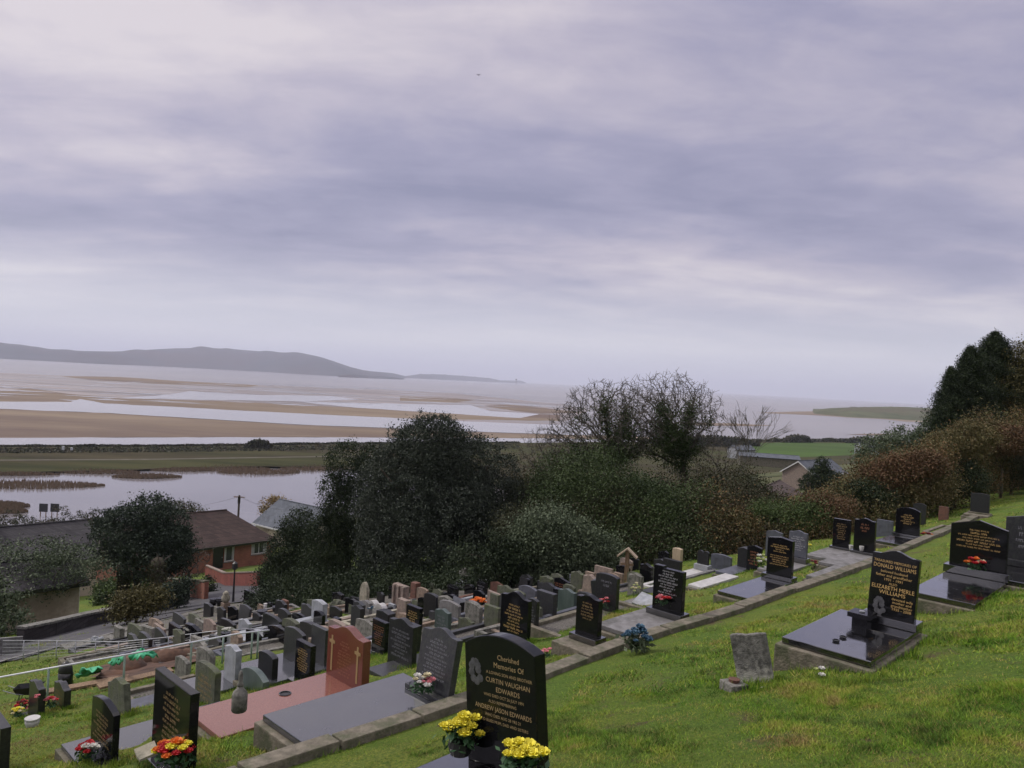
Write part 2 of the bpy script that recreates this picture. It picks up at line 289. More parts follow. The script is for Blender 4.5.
# ------------------------------------------------------------------ object helpers
def tag(o, label=None, cat=None, group=None, kind=None):
    if label: o['label'] = label
    if cat: o['category'] = cat
    if group: o['group'] = group
    if kind: o['kind'] = kind
    return o
def empty(name, loc, rz=0.0):
    o = bpy.data.objects.new(name, None); col.objects.link(o); o.location = loc; o.rotation_euler = (0, 0, rz); o.empty_display_size = .1
    return o
class MB:
    def __init__(s): s.v = []; s.f = []
    def add(s, vs, fs):
        n = len(s.v); s.v += [tuple(p) for p in vs]; s.f += [tuple(i+n for i in f) for f in fs]; return s
    def box(s, x0, x1, y0, y1, z0, z1):
        return s.add([(x0,y0,z0),(x1,y0,z0),(x1,y1,z0),(x0,y1,z0),(x0,y0,z1),(x1,y0,z1),(x1,y1,z1),(x0,y1,z1)],
                     [(0,3,2,1),(4,5,6,7),(0,1,5,4),(1,2,6,5),(2,3,7,6),(3,0,4,7)])
    def prism(s, prof, y0, y1):
        n = len(prof); vs = [(x, y0, z) for x, z in prof] + [(x, y1, z) for x, z in prof]
        return s.add(vs, [tuple(range(n)), tuple(range(2*n-1, n-1, -1))] + [(i, i+n, (i+1) % n + n, (i+1) % n) for i in range(n)])
    def tube(s, pts, rad, seg=6, cap=True):
        pts = [Vector(p) for p in pts]; n = len(pts)
        if not isinstance(rad, (list, tuple)): rad = [rad]*n
        vs = []
        for i, p in enumerate(pts):
            d = (pts[min(i+1, n-1)] - pts[max(i-1, 0)])
            d = d.normalized() if d.length > 1e-9 else Vector((0, 0, 1))
            a = d.cross(Vector((0, 0, 1)) if abs(d.z) < .95 else Vector((1, 0, 0))).normalized(); b = d.cross(a)
            for k in range(seg):
                an = 2*math.pi*k/seg; vs.append(p + (a*math.cos(an) + b*math.sin(an))*rad[i])
        fs = [(i*seg+k, i*seg+(k+1) % seg, (i+1)*seg+(k+1) % seg, (i+1)*seg+k) for i in range(n-1) for k in range(seg)]
        if cap: fs += [tuple(range(seg-1, -1, -1)), tuple((n-1)*seg+k for k in range(seg))]
        return s.add(vs, fs)
    def lathe(s, prof, c=(0,0,0), seg=16):
        n = len(prof); vs = [(c[0]+r*math.cos(2*math.pi*k/seg), c[1]+r*math.sin(2*math.pi*k/seg), c[2]+z) for r, z in prof for k in range(seg)]
        fs = [(i*seg+k, i*seg+(k+1) % seg, (i+1)*seg+(k+1) % seg, (i+1)*seg+k) for i in range(n-1) for k in range(seg)]
        fs += [tuple(range(seg-1, -1, -1)), tuple((n-1)*seg+k for k in range(seg))]
        return s.add(vs, fs)
    def ell(s, c, r, seg=8, rings=5, jit=0):
        c = Vector(c); r = (r, r, r) if isinstance(r, (int, float)) else r
        prof = []
        vs = [c + Vector((0, 0, -r[2]))]
        for i in range(1, rings):
            a = -math.pi/2 + math.pi*i/rings
            for k in range(seg):
                b = 2*math.pi*k/seg; j = 1 + random.uniform(-jit, jit)
                vs.append(c + Vector((r[0]*math.cos(a)*math.cos(b)*j, r[1]*math.cos(a)*math.sin(b)*j, r[2]*math.sin(a)*j)))
        vs.append(c + Vector((0, 0, r[2]))); m = len(vs)-1
        fs = [(0, 1+(k+1) % seg, 1+k) for k in range(seg)]
        fs += [(1+i*seg+k, 1+i*seg+(k+1) % seg, 1+(i+1)*seg+(k+1) % seg, 1+(i+1)*seg+k) for i in range(rings-2) for k in range(seg)]
        fs += [(1+(rings-2)*seg+k, 1+(rings-2)*seg+(k+1) % seg, m) for k in range(seg)]
        return s.add(vs, fs)
    def build(s, name, m, parent=None, bevel=0, smooth=False, loc=None, rot=None):
        me = bpy.data.meshes.new(name); me.from_pydata(s.v, [], s.f)
        if bevel:
            bm = bmesh.new(); bm.from_mesh(me)
            bmesh.ops.remove_doubles(bm, verts=bm.verts, dist=1e-5)
            es = [e_ for e_ in bm.edges if len(e_.link_faces) == 2 and e_.calc_face_angle() > .5]
            bmesh.ops.bevel(bm, geom=es, offset=bevel, segments=2, affect='EDGES', profile=.6, clamp_overlap=True)
            bm.to_mesh(me); bm.free()
        me.materials.append(m if not isinstance(m, str) else MT[m])
        if smooth:
            for p in me.polygons: p.use_smooth = True
        o = bpy.data.objects.new(name, me); col.objects.link(o)
        if parent: o.parent = parent
        if loc is not None: o.location = loc
        if rot is not None: o.rotation_euler = rot
        return o
def npmesh(name, V, nper, m, parent=None, tintv=None, kind=None):
    """V: (n*nper,3) vertices, every nper consecutive ones are one face"""
    n = len(V)//nper
    me = bpy.data.meshes.new(name)
    me.vertices.add(n*nper); me.vertices.foreach_set('co', np.ascontiguousarray(V, dtype=np.float32).ravel())
    me.loops.add(n*nper); me.loops.foreach_set('vertex_index', np.arange(n*nper, dtype=np.int32))
    me.polygons.add(n); me.polygons.foreach_set('loop_start', np.arange(0, n*nper, nper, dtype=np.int32))
    try: me.polygons.foreach_set('loop_total', np.full(n, nper, dtype=np.int32))
    except Exception: pass
    me.update(calc_edges=True)
    if tintv is not None:
        a = me.attributes.new('tint', 'FLOAT', 'POINT'); a.data.foreach_set('value', np.repeat(tintv, nper).astype(np.float32))
    me.materials.append(m if not isinstance(m, str) else MT[m])
    o = bpy.data.objects.new(name, me); col.objects.link(o)
    if parent: o.parent = parent
    if kind: o['kind'] = kind
    return o
def leaves(name, P, size, m, parent=None, tintv=None, up=.3, aspect=.6, kind=None):
    n = len(P)
    a = rng.normal(size=(n, 3)); a /= np.linalg.norm(a, axis=1)[:, None]
    b = rng.normal(size=(n, 3)); b[:, 2] += up; b = np.cross(a, b); b /= (np.linalg.norm(b, axis=1)[:, None]+1e-9)
    sz = size*rng.uniform(.6, 1.35, size=(n, 1))
    V = np.stack([P-a*sz, P-b*sz*aspect, P+a*sz, P+b*sz*aspect], 1).reshape(-1, 3)
    if tintv is None: tintv = rng.random(n)
    return npmesh(name, V, 4, m, parent, np.clip(tintv, 0, 1), kind)
def crown(blobs, nclump, per, csz, inner=.25):
    """leaf positions in clumps over the shells of ellipsoids (cx,cy,cz,rx,ry,rz); returns positions, tints"""
    B = np.array(blobs, float); w = (B[:, 3]*B[:, 5]); w /= w.sum()
    idx = rng.choice(len(B), nclump, p=w)
    d = rng.normal(size=(nclump, 3)); d /= np.linalg.norm(d, axis=1)[:, None]
    rr = np.where(rng.random(nclump) < inner, rng.uniform(.3, .9, nclump), rng.normal(.97, .07, nclump))
    C = B[idx, :3] + d*B[idx, 3:6]*rr[:, None]
    ct = rng.random(nclump)
    cs = csz*rng.uniform(.5, 1.4, nclump)
    k = np.repeat(np.arange(nclump), per)
    g = rng.normal(size=(len(k), 3))*np.array([1, 1, .75])
    P = C[k] + g*cs[k][:, None]*.55
    t = ct[k]*.6 + rng.random(len(k))*.4
    return P, t
# ================================================================== SETTING
# hillside: one polar sheet round the camera
def groundmat():
    m = bpy.data.materials.new('grassy_ground'); m.use_nodes = True; t = m.node_tree; b = t.nodes['Principled BSDF']
    g = t.nodes.new('ShaderNodeNewGeometry'); P = g.outputs['Position']
    def nz(sc, det=8, ro=.6):
        n = t.nodes.new('ShaderNodeTexNoise'); t.links.new(P, n.inputs['Vector']); n.inputs['Scale'].default_value = sc; n.inputs['Detail'].default_value = det; n.inputs['Roughness'].default_value = ro; return n.outputs[0]
    def ramp(v, stops):
        r = t.nodes.new('ShaderNodeValToRGB'); t.links.new(v, r.inputs[0]); el = r.color_ramp.elements
        el[0].position, el[0].color = stops[0][0], (*stops[0][1], 1); el[1].position, el[1].color = stops[-1][0], (*stops[-1][1], 1)
        for p, c in stops[1:-1]: q = el.new(p); q.color = (*c, 1)
        return r.outputs[0]
    def mix(f, a, c):
        x = t.nodes.new('ShaderNodeMixRGB'); t.links.new(f, x.inputs[0]); t.links.new(a, x.inputs[1])
        if isinstance(c, tuple): x.inputs[2].default_value = (*c, 1)
        else: t.links.new(c, x.inputs[2])
        return x.outputs[0]
    base = ramp(nz(30, 10, .8), [(.3, (.026,.052,.008)), (.5, (.072,.125,.016)), (.7, (.16,.21,.035))])
    moss = ramp(nz(.55, 6), [(.42, (0,0,0)), (.60, (1,1,1))])
    base = mix(moss, base, ramp(nz(34, 10, .8), [(.40, (.045,.085,.012)), (.60, (.18,.20,.035))]))
    dirt = ramp(nz(1.3, 10, .75), [(.56, (0,0,0)), (.66, (1,1,1))])
    base = mix(dirt, base, (.085,.062,.038))
    # farther than the cemetery: rough fields, gardens
    ln = t.nodes.new('ShaderNodeVectorMath'); ln.operation = 'LENGTH'; t.links.new(P, ln.inputs[0])
    mr = t.nodes.new('ShaderNodeMapRange'); t.links.new(ln.outputs['Value'], mr.inputs[0]); mr.inputs[1].default_value = 60; mr.inputs[2].default_value = 160
    far = ramp(nz(.05, 8, .7), [(.35, (.05,.055,.022)), (.5, (.075,.085,.03)), (.65, (.10,.09,.05))])
    base = mix(mr.outputs[0], base, far)
    t.links.new(base, b.inputs['Base Color']); b.inputs['Roughness'].default_value = .95; b.inputs['Specular IOR Level'].default_value = .2
    bp = t.nodes.new('ShaderNodeBump'); bp.inputs['Strength'].default_value = .9; bp.inputs['Distance'].default_value = .03
    t.links.new(nz(30, 9, .8), bp.inputs['Height']); t.links.new(bp.outputs[0], b.inputs['Normal'])
    return m
MT['ground'] = groundmat()
nr, na = 400, 760
rad = np.concatenate([[0.0], np.geomspace(.5, 900, nr)])
ang = np.linspace(0, 2*np.pi, na, endpoint=False)
RR, AA = np.meshgrid(rad, ang, indexing='ij')
GX = RR*np.sin(AA); GY = RR*np.cos(AA); GZ = zb(GX, GY)
me = bpy.data.meshes.new('hillside')
idx = np.arange(len(rad)*na).reshape(len(rad), na)
q = np.stack([idx[:-1], idx[1:], np.roll(idx[1:], -1, 1), np.roll(idx[:-1], -1, 1)], -1).reshape(-1, 4)
V_ = np.stack([GX, GY, GZ], -1).reshape(-1, 3).astype(np.float32); q = q[:, ::-1]; nq = len(q)
me.vertices.add(len(V_)); me.vertices.foreach_set('co', V_.ravel()); me.loops.add(nq*4); me.loops.foreach_set('vertex_index', np.ascontiguousarray(q).ravel().astype(np.int32))
me.polygons.add(nq); me.polygons.foreach_set('loop_start', np.arange(0, nq*4, 4, dtype=np.int32)); me.polygons.foreach_set('use_smooth', np.ones(nq, dtype=bool)); me.update(calc_edges=True)
me.materials.append(MT['ground'])
o = bpy.data.objects.new('hillside', me); col.objects.link(o); o['kind'] = 'structure'

# ---- sea, sands, marsh ---------------------------------------------------
def watermat(name, c1, c2, rough, sc, bump, stretch):
    m = mat(name, c1, c2, rough=rough, scale=sc, detail=7, obj=False, stretch=stretch, bump=bump, bscale=sc*40, spec=.5)
    return m
MT['sea'] = watermat('estuary_water', (.15,.125,.118), (.21,.18,.17), .22, .0016, .15, (.35,1.6,1,-36))
MT['chan'] = watermat('calm_channel_water', (.22,.20,.21), (.26,.24,.25), .14, .01, .03, (.4,1.4,1,-36))
MT['lagoon'] = watermat('flooded_marsh_water', (.17,.16,.175), (.21,.2,.215), .10, .01, .03, (.4,1.4,1,-36))
MT['sand'] = mat('estuary_sand', (.17,.13,.095), (.24,.19,.14), spec=.03, rough=.75, scale=.012, detail=9, c3=(.135,.10,.085), obj=False, stretch=(.4,1.5,1,-36))
MT['wetsand'] = mat('wet_sand', (.12,.085,.06), (.25,.20,.17), rough=.36, scale=.014, detail=12, c3=(.22,.20,.20), obj=False, stretch=(.22,1.9,1,-36), pos=(.45,.55))
MT['marsh'] = mat('salt_marsh_grass', (.034,.030,.018), (.07,.060,.034), spec=.03, rough=.95, scale=.05, detail=9, c3=(.05,.055,.022), obj=False, stretch=(.3,1.5,1,-36))
MT['marshg'] = mat('green_marsh_grass', (.030,.033,.014), (.060,.060,.026), spec=.03, rough=.95, scale=.05, detail=9, c3=(.055,.042,.025), obj=False, stretch=(.3,1.5,1,-36))
MT['scrubd'] = mat('dark_bank_scrub', (.022,.020,.016), (.05,.042,.03), spec=.03, rough=.95, scale=.1, detail=8, obj=False)
MT['pathm'] = mat('pale_track', (.10,.09,.075), (.15,.135,.115), spec=.03, rough=.9, scale=.2, obj=False)
MT['field'] = mat('bright_green_field', (.045,.075,.024), (.07,.108,.036), spec=.03, rough=.95, scale=.02, detail=8, c3=(.07,.12,.03), obj=False, stretch=(.4,1.6,1,-36))
MT['hill'] = mat('moorland_hills', (.028,.034,.045), (.065,.062,.075), spec=.03, rough=1, scale=.0016, detail=9, c3=(.05,.035,.04), obj=False)
MT['dune'] = mat('green_dunes', (.055,.068,.032), (.11,.115,.06), spec=.03, rough=1, scale=.012, detail=9, c3=(.09,.075,.045), obj=False)
MB().add([(-45000,-3000,SEA),(45000,-3000,SEA),(45000,58000,SEA),(-45000,58000,SEA)], [(0,1,2,3)]).build('sea_water', 'sea')['kind'] = 'structure'
def sheet(name, pts, z, m, jit=.25, seg=14, kind='structure', smooth=True):
    """a flat patch of shore lying on the water level, with an uneven edge"""
    w = []
    n = len(pts)
    for i in range(n):
        a, b = pts[i], pts[(i+1) % n]
        k = max(1, int(abs(b[0]-a[0])/seg))
        for j in range(k):
            f = j/k; x = a[0]+(b[0]-a[0])*f; y = a[1]+(b[1]-a[1])*f
            if j: y += random.uniform(-jit, jit)
            w.append(onz(x, y, z))
    bm = bmesh.new(); vs = [bm.verts.new(p) for p in w]; f = bm.faces.new(vs)
    if f.normal.z < 0: f.normal_flip()
    bmesh.ops.triangulate(bm, faces=[f])
    bmesh.ops.recalc_face_normals(bm, faces=bm.faces)
    for f in bm.faces:
        if f.normal.z < 0: f.normal_flip()
    me = bpy.data.meshes.new(name); bm.to_mesh(me); bm.free(); me.materials.append(MT[m])
    o = bpy.data.objects.new(name, me); col.objects.link(o); o['kind'] = kind; return o
# tidal flats, far to near
sheet('wet_flats', [(-220,362),(0,373),(60,375.5),(150,380),(260,385),(360,389),(440,392),(500,398),(560,404),(590,410),(560,424),(450,425),(300,421),(150,413),(0,404),(-220,398)], SEA+.05, 'wetsand', .5)
sheet('sand_bank', [(-220,386),(0,391),(30,388.5),(70,394),(110,397),(160,399.5),(230,401),(300,405),(380,409),(440,411.5),(560,415),(560,421),(460,419.5),(360,416.5),(250,411),(150,406),(95,402.5),(80,399),(70,402.8),(0,401.5),(-220,395)], SEA+.10, 'sand')
sheet('sand_bank', [(400,396.5),(440,397.5),(475,400),(455,402.5),(400,401)], SEA+.10, 'sand', .15)
sheet('sand_bank', [(482,405.5),(510,404.6),(545,408),(585,413),(540,413.5),(512,410.5)], SEA+.10, 'sand', .15)
sheet('wet_flats', [(60,376),(120,377),(180,381),(260,385),(250,387),(160,384),(90,380)], SEA+.12, 'sand', .2)
sheet('tidal_channel', [(-220,398),(0,401.5),(70,402),(80,399),(92,401),(105,403.5),(180,407),(250,411),(340,415.5),(440,420),(560,425),(640,428),(640,436.5),(560,434.5),(460,431),(380,427.5),(300,424.5),(200,418.5),(110,413),(0,408.8),(-220,401)], SEA+.16, 'chan')
sheet('tidal_channel', [(120,398),(170,394.5),(190,391),(230,394),(330,396),(360,399.5),(300,401.5),(220,400)], SEA+.14, 'chan', .3)
sheet('tidal_channel', [(300,402),(400,404),(470,405),(490,411),(540,414),(520,418),(440,413),(360,408)], SEA+.14, 'chan', .2)
sheet('sand_bank', [(-220,401),(0,409),(110,413.3),(200,419),(300,425),(380,428),(460,431.4),(560,434.8),(650,437),(650,440),(560,438.6),(430,437.6),(300,437.2),(100,437.5),(0,437.8),(-220,439)], SEA+.13, 'sand')
sheet('tidal_channel', [(-220,439),(0,437.8),(100,437.5),(300,437.2),(430,437.6),(560,438.6),(650,440),(650,446),(430,446),(0,449),(-220,452)], SEA+.18, 'chan')
sheet('sand_spit', [(672,423.6),(700,422.8),(730,423.2),(755,424.6),(776,425.2),(750,426.2),(700,425.4)], SEA+.1, 'sand', .1)
sheet('sand_spit', [(846,434.3),(880,433.6),(900,434.6),(870,435.4)], SEA+.1, 'sand', .1)
sheet('sand_spit', [(756,412.6),(790,411.6),(822,411.0),(850,412),(1000,417),(1100,422),(1100,426),(960,423.5),(905,421.5),(880,418.8),(850,417.6),(820,415.6),(790,414.2)], SEA+.1, 'sand', .12)
sheet('sand_spit', [(866,403.9),(900,404.4),(1010,408.8),(1010,410.2),(930,406.6)], SEA+.1, 'wetsand', .05)
# many fine runnels and pools left on the flats by the tide
rr_ = random.Random(9); mb = MB()
for _ in range(150):
    x_ = rr_.uniform(-60, 560); y_ = rr_.uniform(375+max(0, x_)*.035, 399+max(0, x_)*.02); L_ = rr_.uniform(5, 46); h_ = rr_.uniform(.12, .55)*(y_-355-.054*x_)/40; sl = rr_.uniform(.035, .055); n = 9; z_ = SEA+.15
    up = [onz(x_+L_*(2*i/n-1), y_+sl*L_*(2*i/n-1)-h_*math.sin(math.pi*i/n)*rr_.uniform(.5, 1.2), z_) for i in range(n+1)]; dn = [onz(x_+L_*(2*i/n-1), y_+sl*L_*(2*i/n-1)+h_*math.sin(math.pi*i/n)*rr_.uniform(.5, 1.2)+.02, z_) for i in range(n, -1, -1)]
    V = up+dn; m_ = len(V); mb.add(V, [(i, i+1, m_-2-i, m_-1-i) for i in range(n)])
o = mb.build('tidal_pools', 'chan'); o['kind'] = 'structure'
# marsh land beyond the lagoon and the field
LZ = SEA+.9
sheet('marsh_bank', [(-260,449),(0,446.4),(160,446),(330,443.6),(430,443.4),(520,442.8),(640,441.5),(760,440.4),(860,440.8),(1000,444.5),(1150,450),(1150,520),(900,520),(650,505),(450,478),(330,467),(240,466.5),(150,469),(60,471.5),(0,473),(-260,479)], LZ, 'marsh', .3)
sheet('green_marsh', [(-260,464),(0,460.3),(150,459.5),(330,456.6),(440,455),(520,454),(520,464),(420,468),(330,466),(240,466),(150,468.3),(60,470.8),(0,472),(-260,478)], LZ+.06, 'marshg', .3)
sheet('marsh_track', [(-260,463.4),(0,459.6),(150,458.8),(330,456.0),(440,454.4),(440,455.2),(330,456.8),(150,459.8),(0,460.6),(-260,464.6)], LZ+.12, 'pathm', .05)
sheet('green_field', [(735,443.4),(790,442.4),(850,443.2),(872,444.5),(890,449),(880,452.5),(850,455),(800,457),(748,456),(728,450)], LZ+.06, 'field', .2)
sheet('lagoon_water', [(-260,480),(0,474),(60,472),(150,470),(240,468),(330,469),(420,474),(420,520),(300,540),(-260,560)], SEA+.3, 'lagoon', .4)
# dark scrub along the sea bank and bushes behind the field: countless, low
def pxline(pts, n):
    pts = np.array(pts, float); d = np.r_[0, np.cumsum(np.hypot(*np.diff(pts, axis=0).T))]
    t_ = rng.random(n)*d[-1]; return np.interp(t_, d, pts[:, 0]), np.interp(t_, d, pts[:, 1])
def scrubline(name, pts, n, h, size, m, jy=.4, z=LZ):
    xs, ys = pxline(pts, n); P = []; T = []
    for x_, y_ in zip(xs, ys):
        p = onz(x_, y_+random.uniform(-jy, jy), z); hh = h*(.3+.7*float(vn(x_, 0, 9, 3)))
        P.append((p.x, p.y, z + random.random()**.8*hh)); T.append((math.sin(x_*.4)+1)*.25+random.random()*.5)
    return leaves(name, np.array(P), size, m, tintv=np.array(T), kind='stuff')
scrubline('sea_bank_scrub', [(-100,447.4),(0,446.6),(160,446.2),(330,444),(520,443)], 16000, .9, .45, 'hedgem', .35)
scrubline('sea_bank_scrub', [(-100,453),(0,451),(160,450),(330,448),(520,446.5)], 9000, .7, .45, 'hedgem', 2.4)
scrubline('field_hedge', [(640,443),(735,441.8),(800,441.3),(870,442),(935,444)], 9000, 3, .9, 'hedgem', .5)
for nm, x0, x1, y0, hh, nn in (('row_of_bushes', 782, 812, 442.3, 6, 2500), ('row_of_bushes', 846, 876, 442.8, 5, 2200), ('row_of_bushes', 655, 760, 446, 7, 4500), ('row_of_bushes', 245, 272, 448.3, 3.6, 700)):
    xs = rng.uniform(x0, x1, nn); P = []
    for x_ in xs:
        p = onz(x_, y0+random.uniform(-.4, .4), LZ); e_ = math.sqrt(max(.05, 1-((x_-(x0+x1)/2)/((x1-x0)/2))**2))
        P.append((p.x, p.y, LZ + random.random()**.7*hh*e_*(.6+.4*abs(math.sin(x_*.9)))))
    o = leaves('row_of_bushes', np.array(P), 1.1, 'hedgem', kind='stuff')
# reeds standing in the lagoon
def reeds(poly_rows, n, h):
    P = []; 
    for _ in range(n):
        x0, x1, y0, y1 = random.choice(poly_rows); x_ = random.uniform(x0, x1)
        c = (x_-x0)/(x1-x0); w = math.sin(math.pi*c)**.6
        y_ = (y0+y1)/2 + (random.random()-.5)*(y1-y0)*w
        if math.sin(x_*.9+y_*3)*math.sin(x_*.31) > .72: continue
        p = onz(x_, y_, SEA+.3); P.append((p.x, p.y, SEA+.3+random.random()*h*w))
    P = np.array(P); n = len(P); a = np.zeros((n, 3)); th = rng.random(n)*6.28
    a[:, 0] = np.cos(th)*.16; a[:, 1] = np.sin(th)*.16; upv = np.array([[0, 0, .35]])
    V = np.stack([P-a-upv, P+a-upv, P+a*.2+upv*1.3, P-a*.2+upv*1.3], 1).reshape(-1, 3)
    npmesh('reeds', V, 4, 'reed', None, rng.random(n), 'stuff')
reeds([(-60,105,482,489.5),(112,182,475.5,479),(-30,30,504,509),(-20,28,510,514)]*2+[(-40,60,474,476),(180,270,467,472),(218,300,470,475),(280,345,466.5,471.5),(55,140,471,474.5),(150,215,469,472)], 22000, .7)

# ---- far hills: real ridges with thickness -------------------------------
def ridge(name, D, prof, base, depth, m='hill'):
    """a range of hills: silhouette profile and foot given at distance D, rounded over depth"""
    xs = np.linspace(prof[0][0], prof[-1][0], 160); pr = np.array(prof); ba = np.array(base)
    ty = np.interp(xs, pr[:, 0], pr[:, 1]); V = []; F = []; rows = 12
    for i, x_ in enumerate(xs):
        f0 = onz(x_, np.interp(x_, ba[:, 0], ba[:, 1]), SEA); Y0 = f0.y
        tp = ray(x_, ty[i]); Yt = Y0 + depth*.5; H = tp.z*(Yt/tp.y) - SEA
        dirx, diry = f0.x/Y0, 1.0
        for j in range(rows+1):
            c = j/rows; Y = Y0 + depth*c
            h = H*math.sin(math.pi*c)**.75
            n_ = (.05*math.sin(i*.35+j*1.3)+.04*math.sin(i*.8-j*.9)) if 0 < j < rows else 0
            V.append((dirx*Y, Y, SEA-2 + max(0, (h+2)*(1+(n_ if c < .45 else 0)))))
    for i in range(len(xs)-1):
        for j in range(rows):
            a = i*(rows+1)+j; F.append((a, a+rows+1, a+rows+2, a+1))
    o = MB().add(V, F).build(name, m, smooth=True); o['kind'] = 'structure'; return o
ridge('far_hills', 9000, [(-260,338),(-120,339),(0,343),(20,344.5),(45,348.5),(60,350),(85,351),(110,351.5),(130,351),(150,349.5),(175,348.2),(200,347.8),(225,348.6),(250,350.5),(275,352.3),(305,353.8),(320,357),(335,362),(350,367),(362,370.5),(380,372),(392,373),(405,376)],
      [(-260,345.5),(0,358.6),(100,364),(165,366.5),(250,371),(340,376.4),(405,378.4)], 2600)
ridge('far_headland', 13000, [(402,376.5),(420,374),(440,374.3),(470,376.4),(490,378.2),(500,380.4),(521,380.6),(526,382.5)], [(402,377.9),(526,383.6)], 2500)
ridge('low_headland', 4000, [(338,375.5),(352,374),(368,375.4),(392,377),(404,378.6)], [(338,377.2),(404,379.6)], 500)
ridge('green_headland', 2000, [(800,412),(815,410.5),(830,408.3),(850,407.4),(880,406.6),(905,406.8),(940,409),(1000,411),(1060,414)], [(800,412.8),(822,414.5),(850,417.2),(885,418.6),(915,420.4),(1000,424),(1060,428)], 700, 'dune')
# trees on the headland
P = []
for _ in range(2600):
    x_ = random.choice([random.uniform(850, 912), random.uniform(868, 940)]); p = at(x_, 408.6+random.uniform(-1.2, .6)+(x_-850)*.03, 2050)
    P.append(p[:])
leaves('headland_woods', np.array(P), 3.0, 'hedgem', kind='stuff')
# channel marker out at sea
b0 = onz(516, 384.6, SEA+.2); k = b0.y/FPX
o = MB().tube([(0,0,0),(0,0,6*k*.9)], [k*.35, k*.2], 6).box(-k*.8, k*.8, -k*.3, k*.3, 6*k*.75, 6*k*.95).build('channel_marker', 'black_metal', loc=b0)
tag(o, 'dark channel marker post standing far out in the sea', 'marker')
# ---- road, drive, pavement -------------------------------------------------
def strip(name, cl, w0, w1, m, off, kind='structure', step=1.0):
    """ribbon draped on the hillside; cl: pixel centreline; from -w0 (downhill, -v) to +w1 (uphill)"""
    pts = [hit(*c) for c in cl]; P = []
    for a, b in zip(pts[:-1], pts[1:]):
        n = max(1, int((b-a).length/step))
        for i in range(n): P.append(a.lerp(b, i/n))
    P.append(pts[-1]); V = []; F = []
    nn = 5
    for i, p in enumerate(P):
        d = (P[min(i+1, len(P)-1)]-P[max(i-1, 0)]); nx, ny = d.y, -d.x; l = math.hypot(nx, ny); nx /= l; ny /= l
        for j in range(nn):
            w = -w0 + (w0+w1)*j/(nn-1); x_ = p.x+nx*w; y_ = p.y+ny*w; V.append((x_, y_, gz(x_, y_)+off))
    for i in range(len(P)-1):
        for j in range(nn-1):
            a = i*nn+j; F.append((a, a+1, a+nn+1, a+nn))
    o = MB().add(V, F).build(name, m); o['kind'] = kind; return o
ROADC = [(-60,672),(0,655),(60,640),(110,627),(160,614),(200,605.5),(240,596),(262,591)]
strip('road', ROADC, 3.2, 2.0, 'asphalt', .03)
strip('road_kerb', [(x_-1, y_-9.5) for x_, y_ in ROADC[:6]], .10, .10, 'kerbst', .08)
strip('road_kerb', [(x_+16, y_+4) for x_, y_ in ROADC[:6]], .08, .08, 'kerbst', .07)
strip('driveway', [(214,607),(226,596),(238,588),(250,580)], 3.0, 2.6, 'asphalt', .06)
def draped(name, poly, m, off, cell=.15, jit=.0, uneven=.0, kind='structure'):
    """patch of ground inside a pixel polygon, draped on the hillside"""
    W = [hit(*p) for p in poly]; S = [(p.x*u2[0]+p.y*u2[1], p.x*v2[0]+p.y*v2[1]) for p in W]
    n = len(S)
    def inside(a, b):
        c = False
        for i in range(n):
            x1, y1 = S[i]; x2, y2 = S[i-1]
            if (y1 > b) != (y2 > b) and a < (x2-x1)*(b-y1)/(y2-y1)+x1: c = not c
        return c
    t0, t1 = min(s[0] for s in S), max(s[0] for s in S); s0, s1 = min(s[1] for s in S), max(s[1] for s in S)
    mb = MB(); ids = {}
    def vid(i, j):
        if (i, j) not in ids:
            t_ = t0+i*cell; s_ = s0+j*cell; x_ = t_*u2[0]+s_*v2[0]; y_ = t_*u2[1]+s_*v2[1]
            ids[(i, j)] = len(mb.v); mb.v.append((x_, y_, float(zb(x_, y_))+off+uneven*(math.sin(i*1.7+j)*math.sin(j*1.3-i*.4)+random.uniform(-.5, .5))))
        return ids[(i, j)]
    for i in range(int((t1-t0)/cell)+1):
        for j in range(int((s1-s0)/cell)+1):
            if inside(t0+(i+.5)*cell, s0+(j+.5)*cell): mb.f.append((vid(i, j), vid(i+1, j), vid(i+1, j+1), vid(i, j+1)))
    if not mb.f: return None
    # normals up
    o = mb.build(name, m, smooth=uneven > 0); o['kind'] = kind; return o
draped('gravel_ground', [(345,600),(372,586),(430,582),(500,578),(560,572),(600,565),(620,572),(600,590),(560,600),(500,612),(455,618),(400,622),(350,622)], 'gravel', .03, .3)
draped('gravel_ground', [(200,640),(262,628),(300,606),(280,596),(220,606),(150,620),(110,632),(60,640),(60,646),(120,642),(160,645)], 'gravel', .03, .4)
draped('bare_earth', [(100,668),(130,655),(160,648),(185,646),(210,650),(200,664),(160,672),(118,684),(95,680)], 'soil', .05, .2)
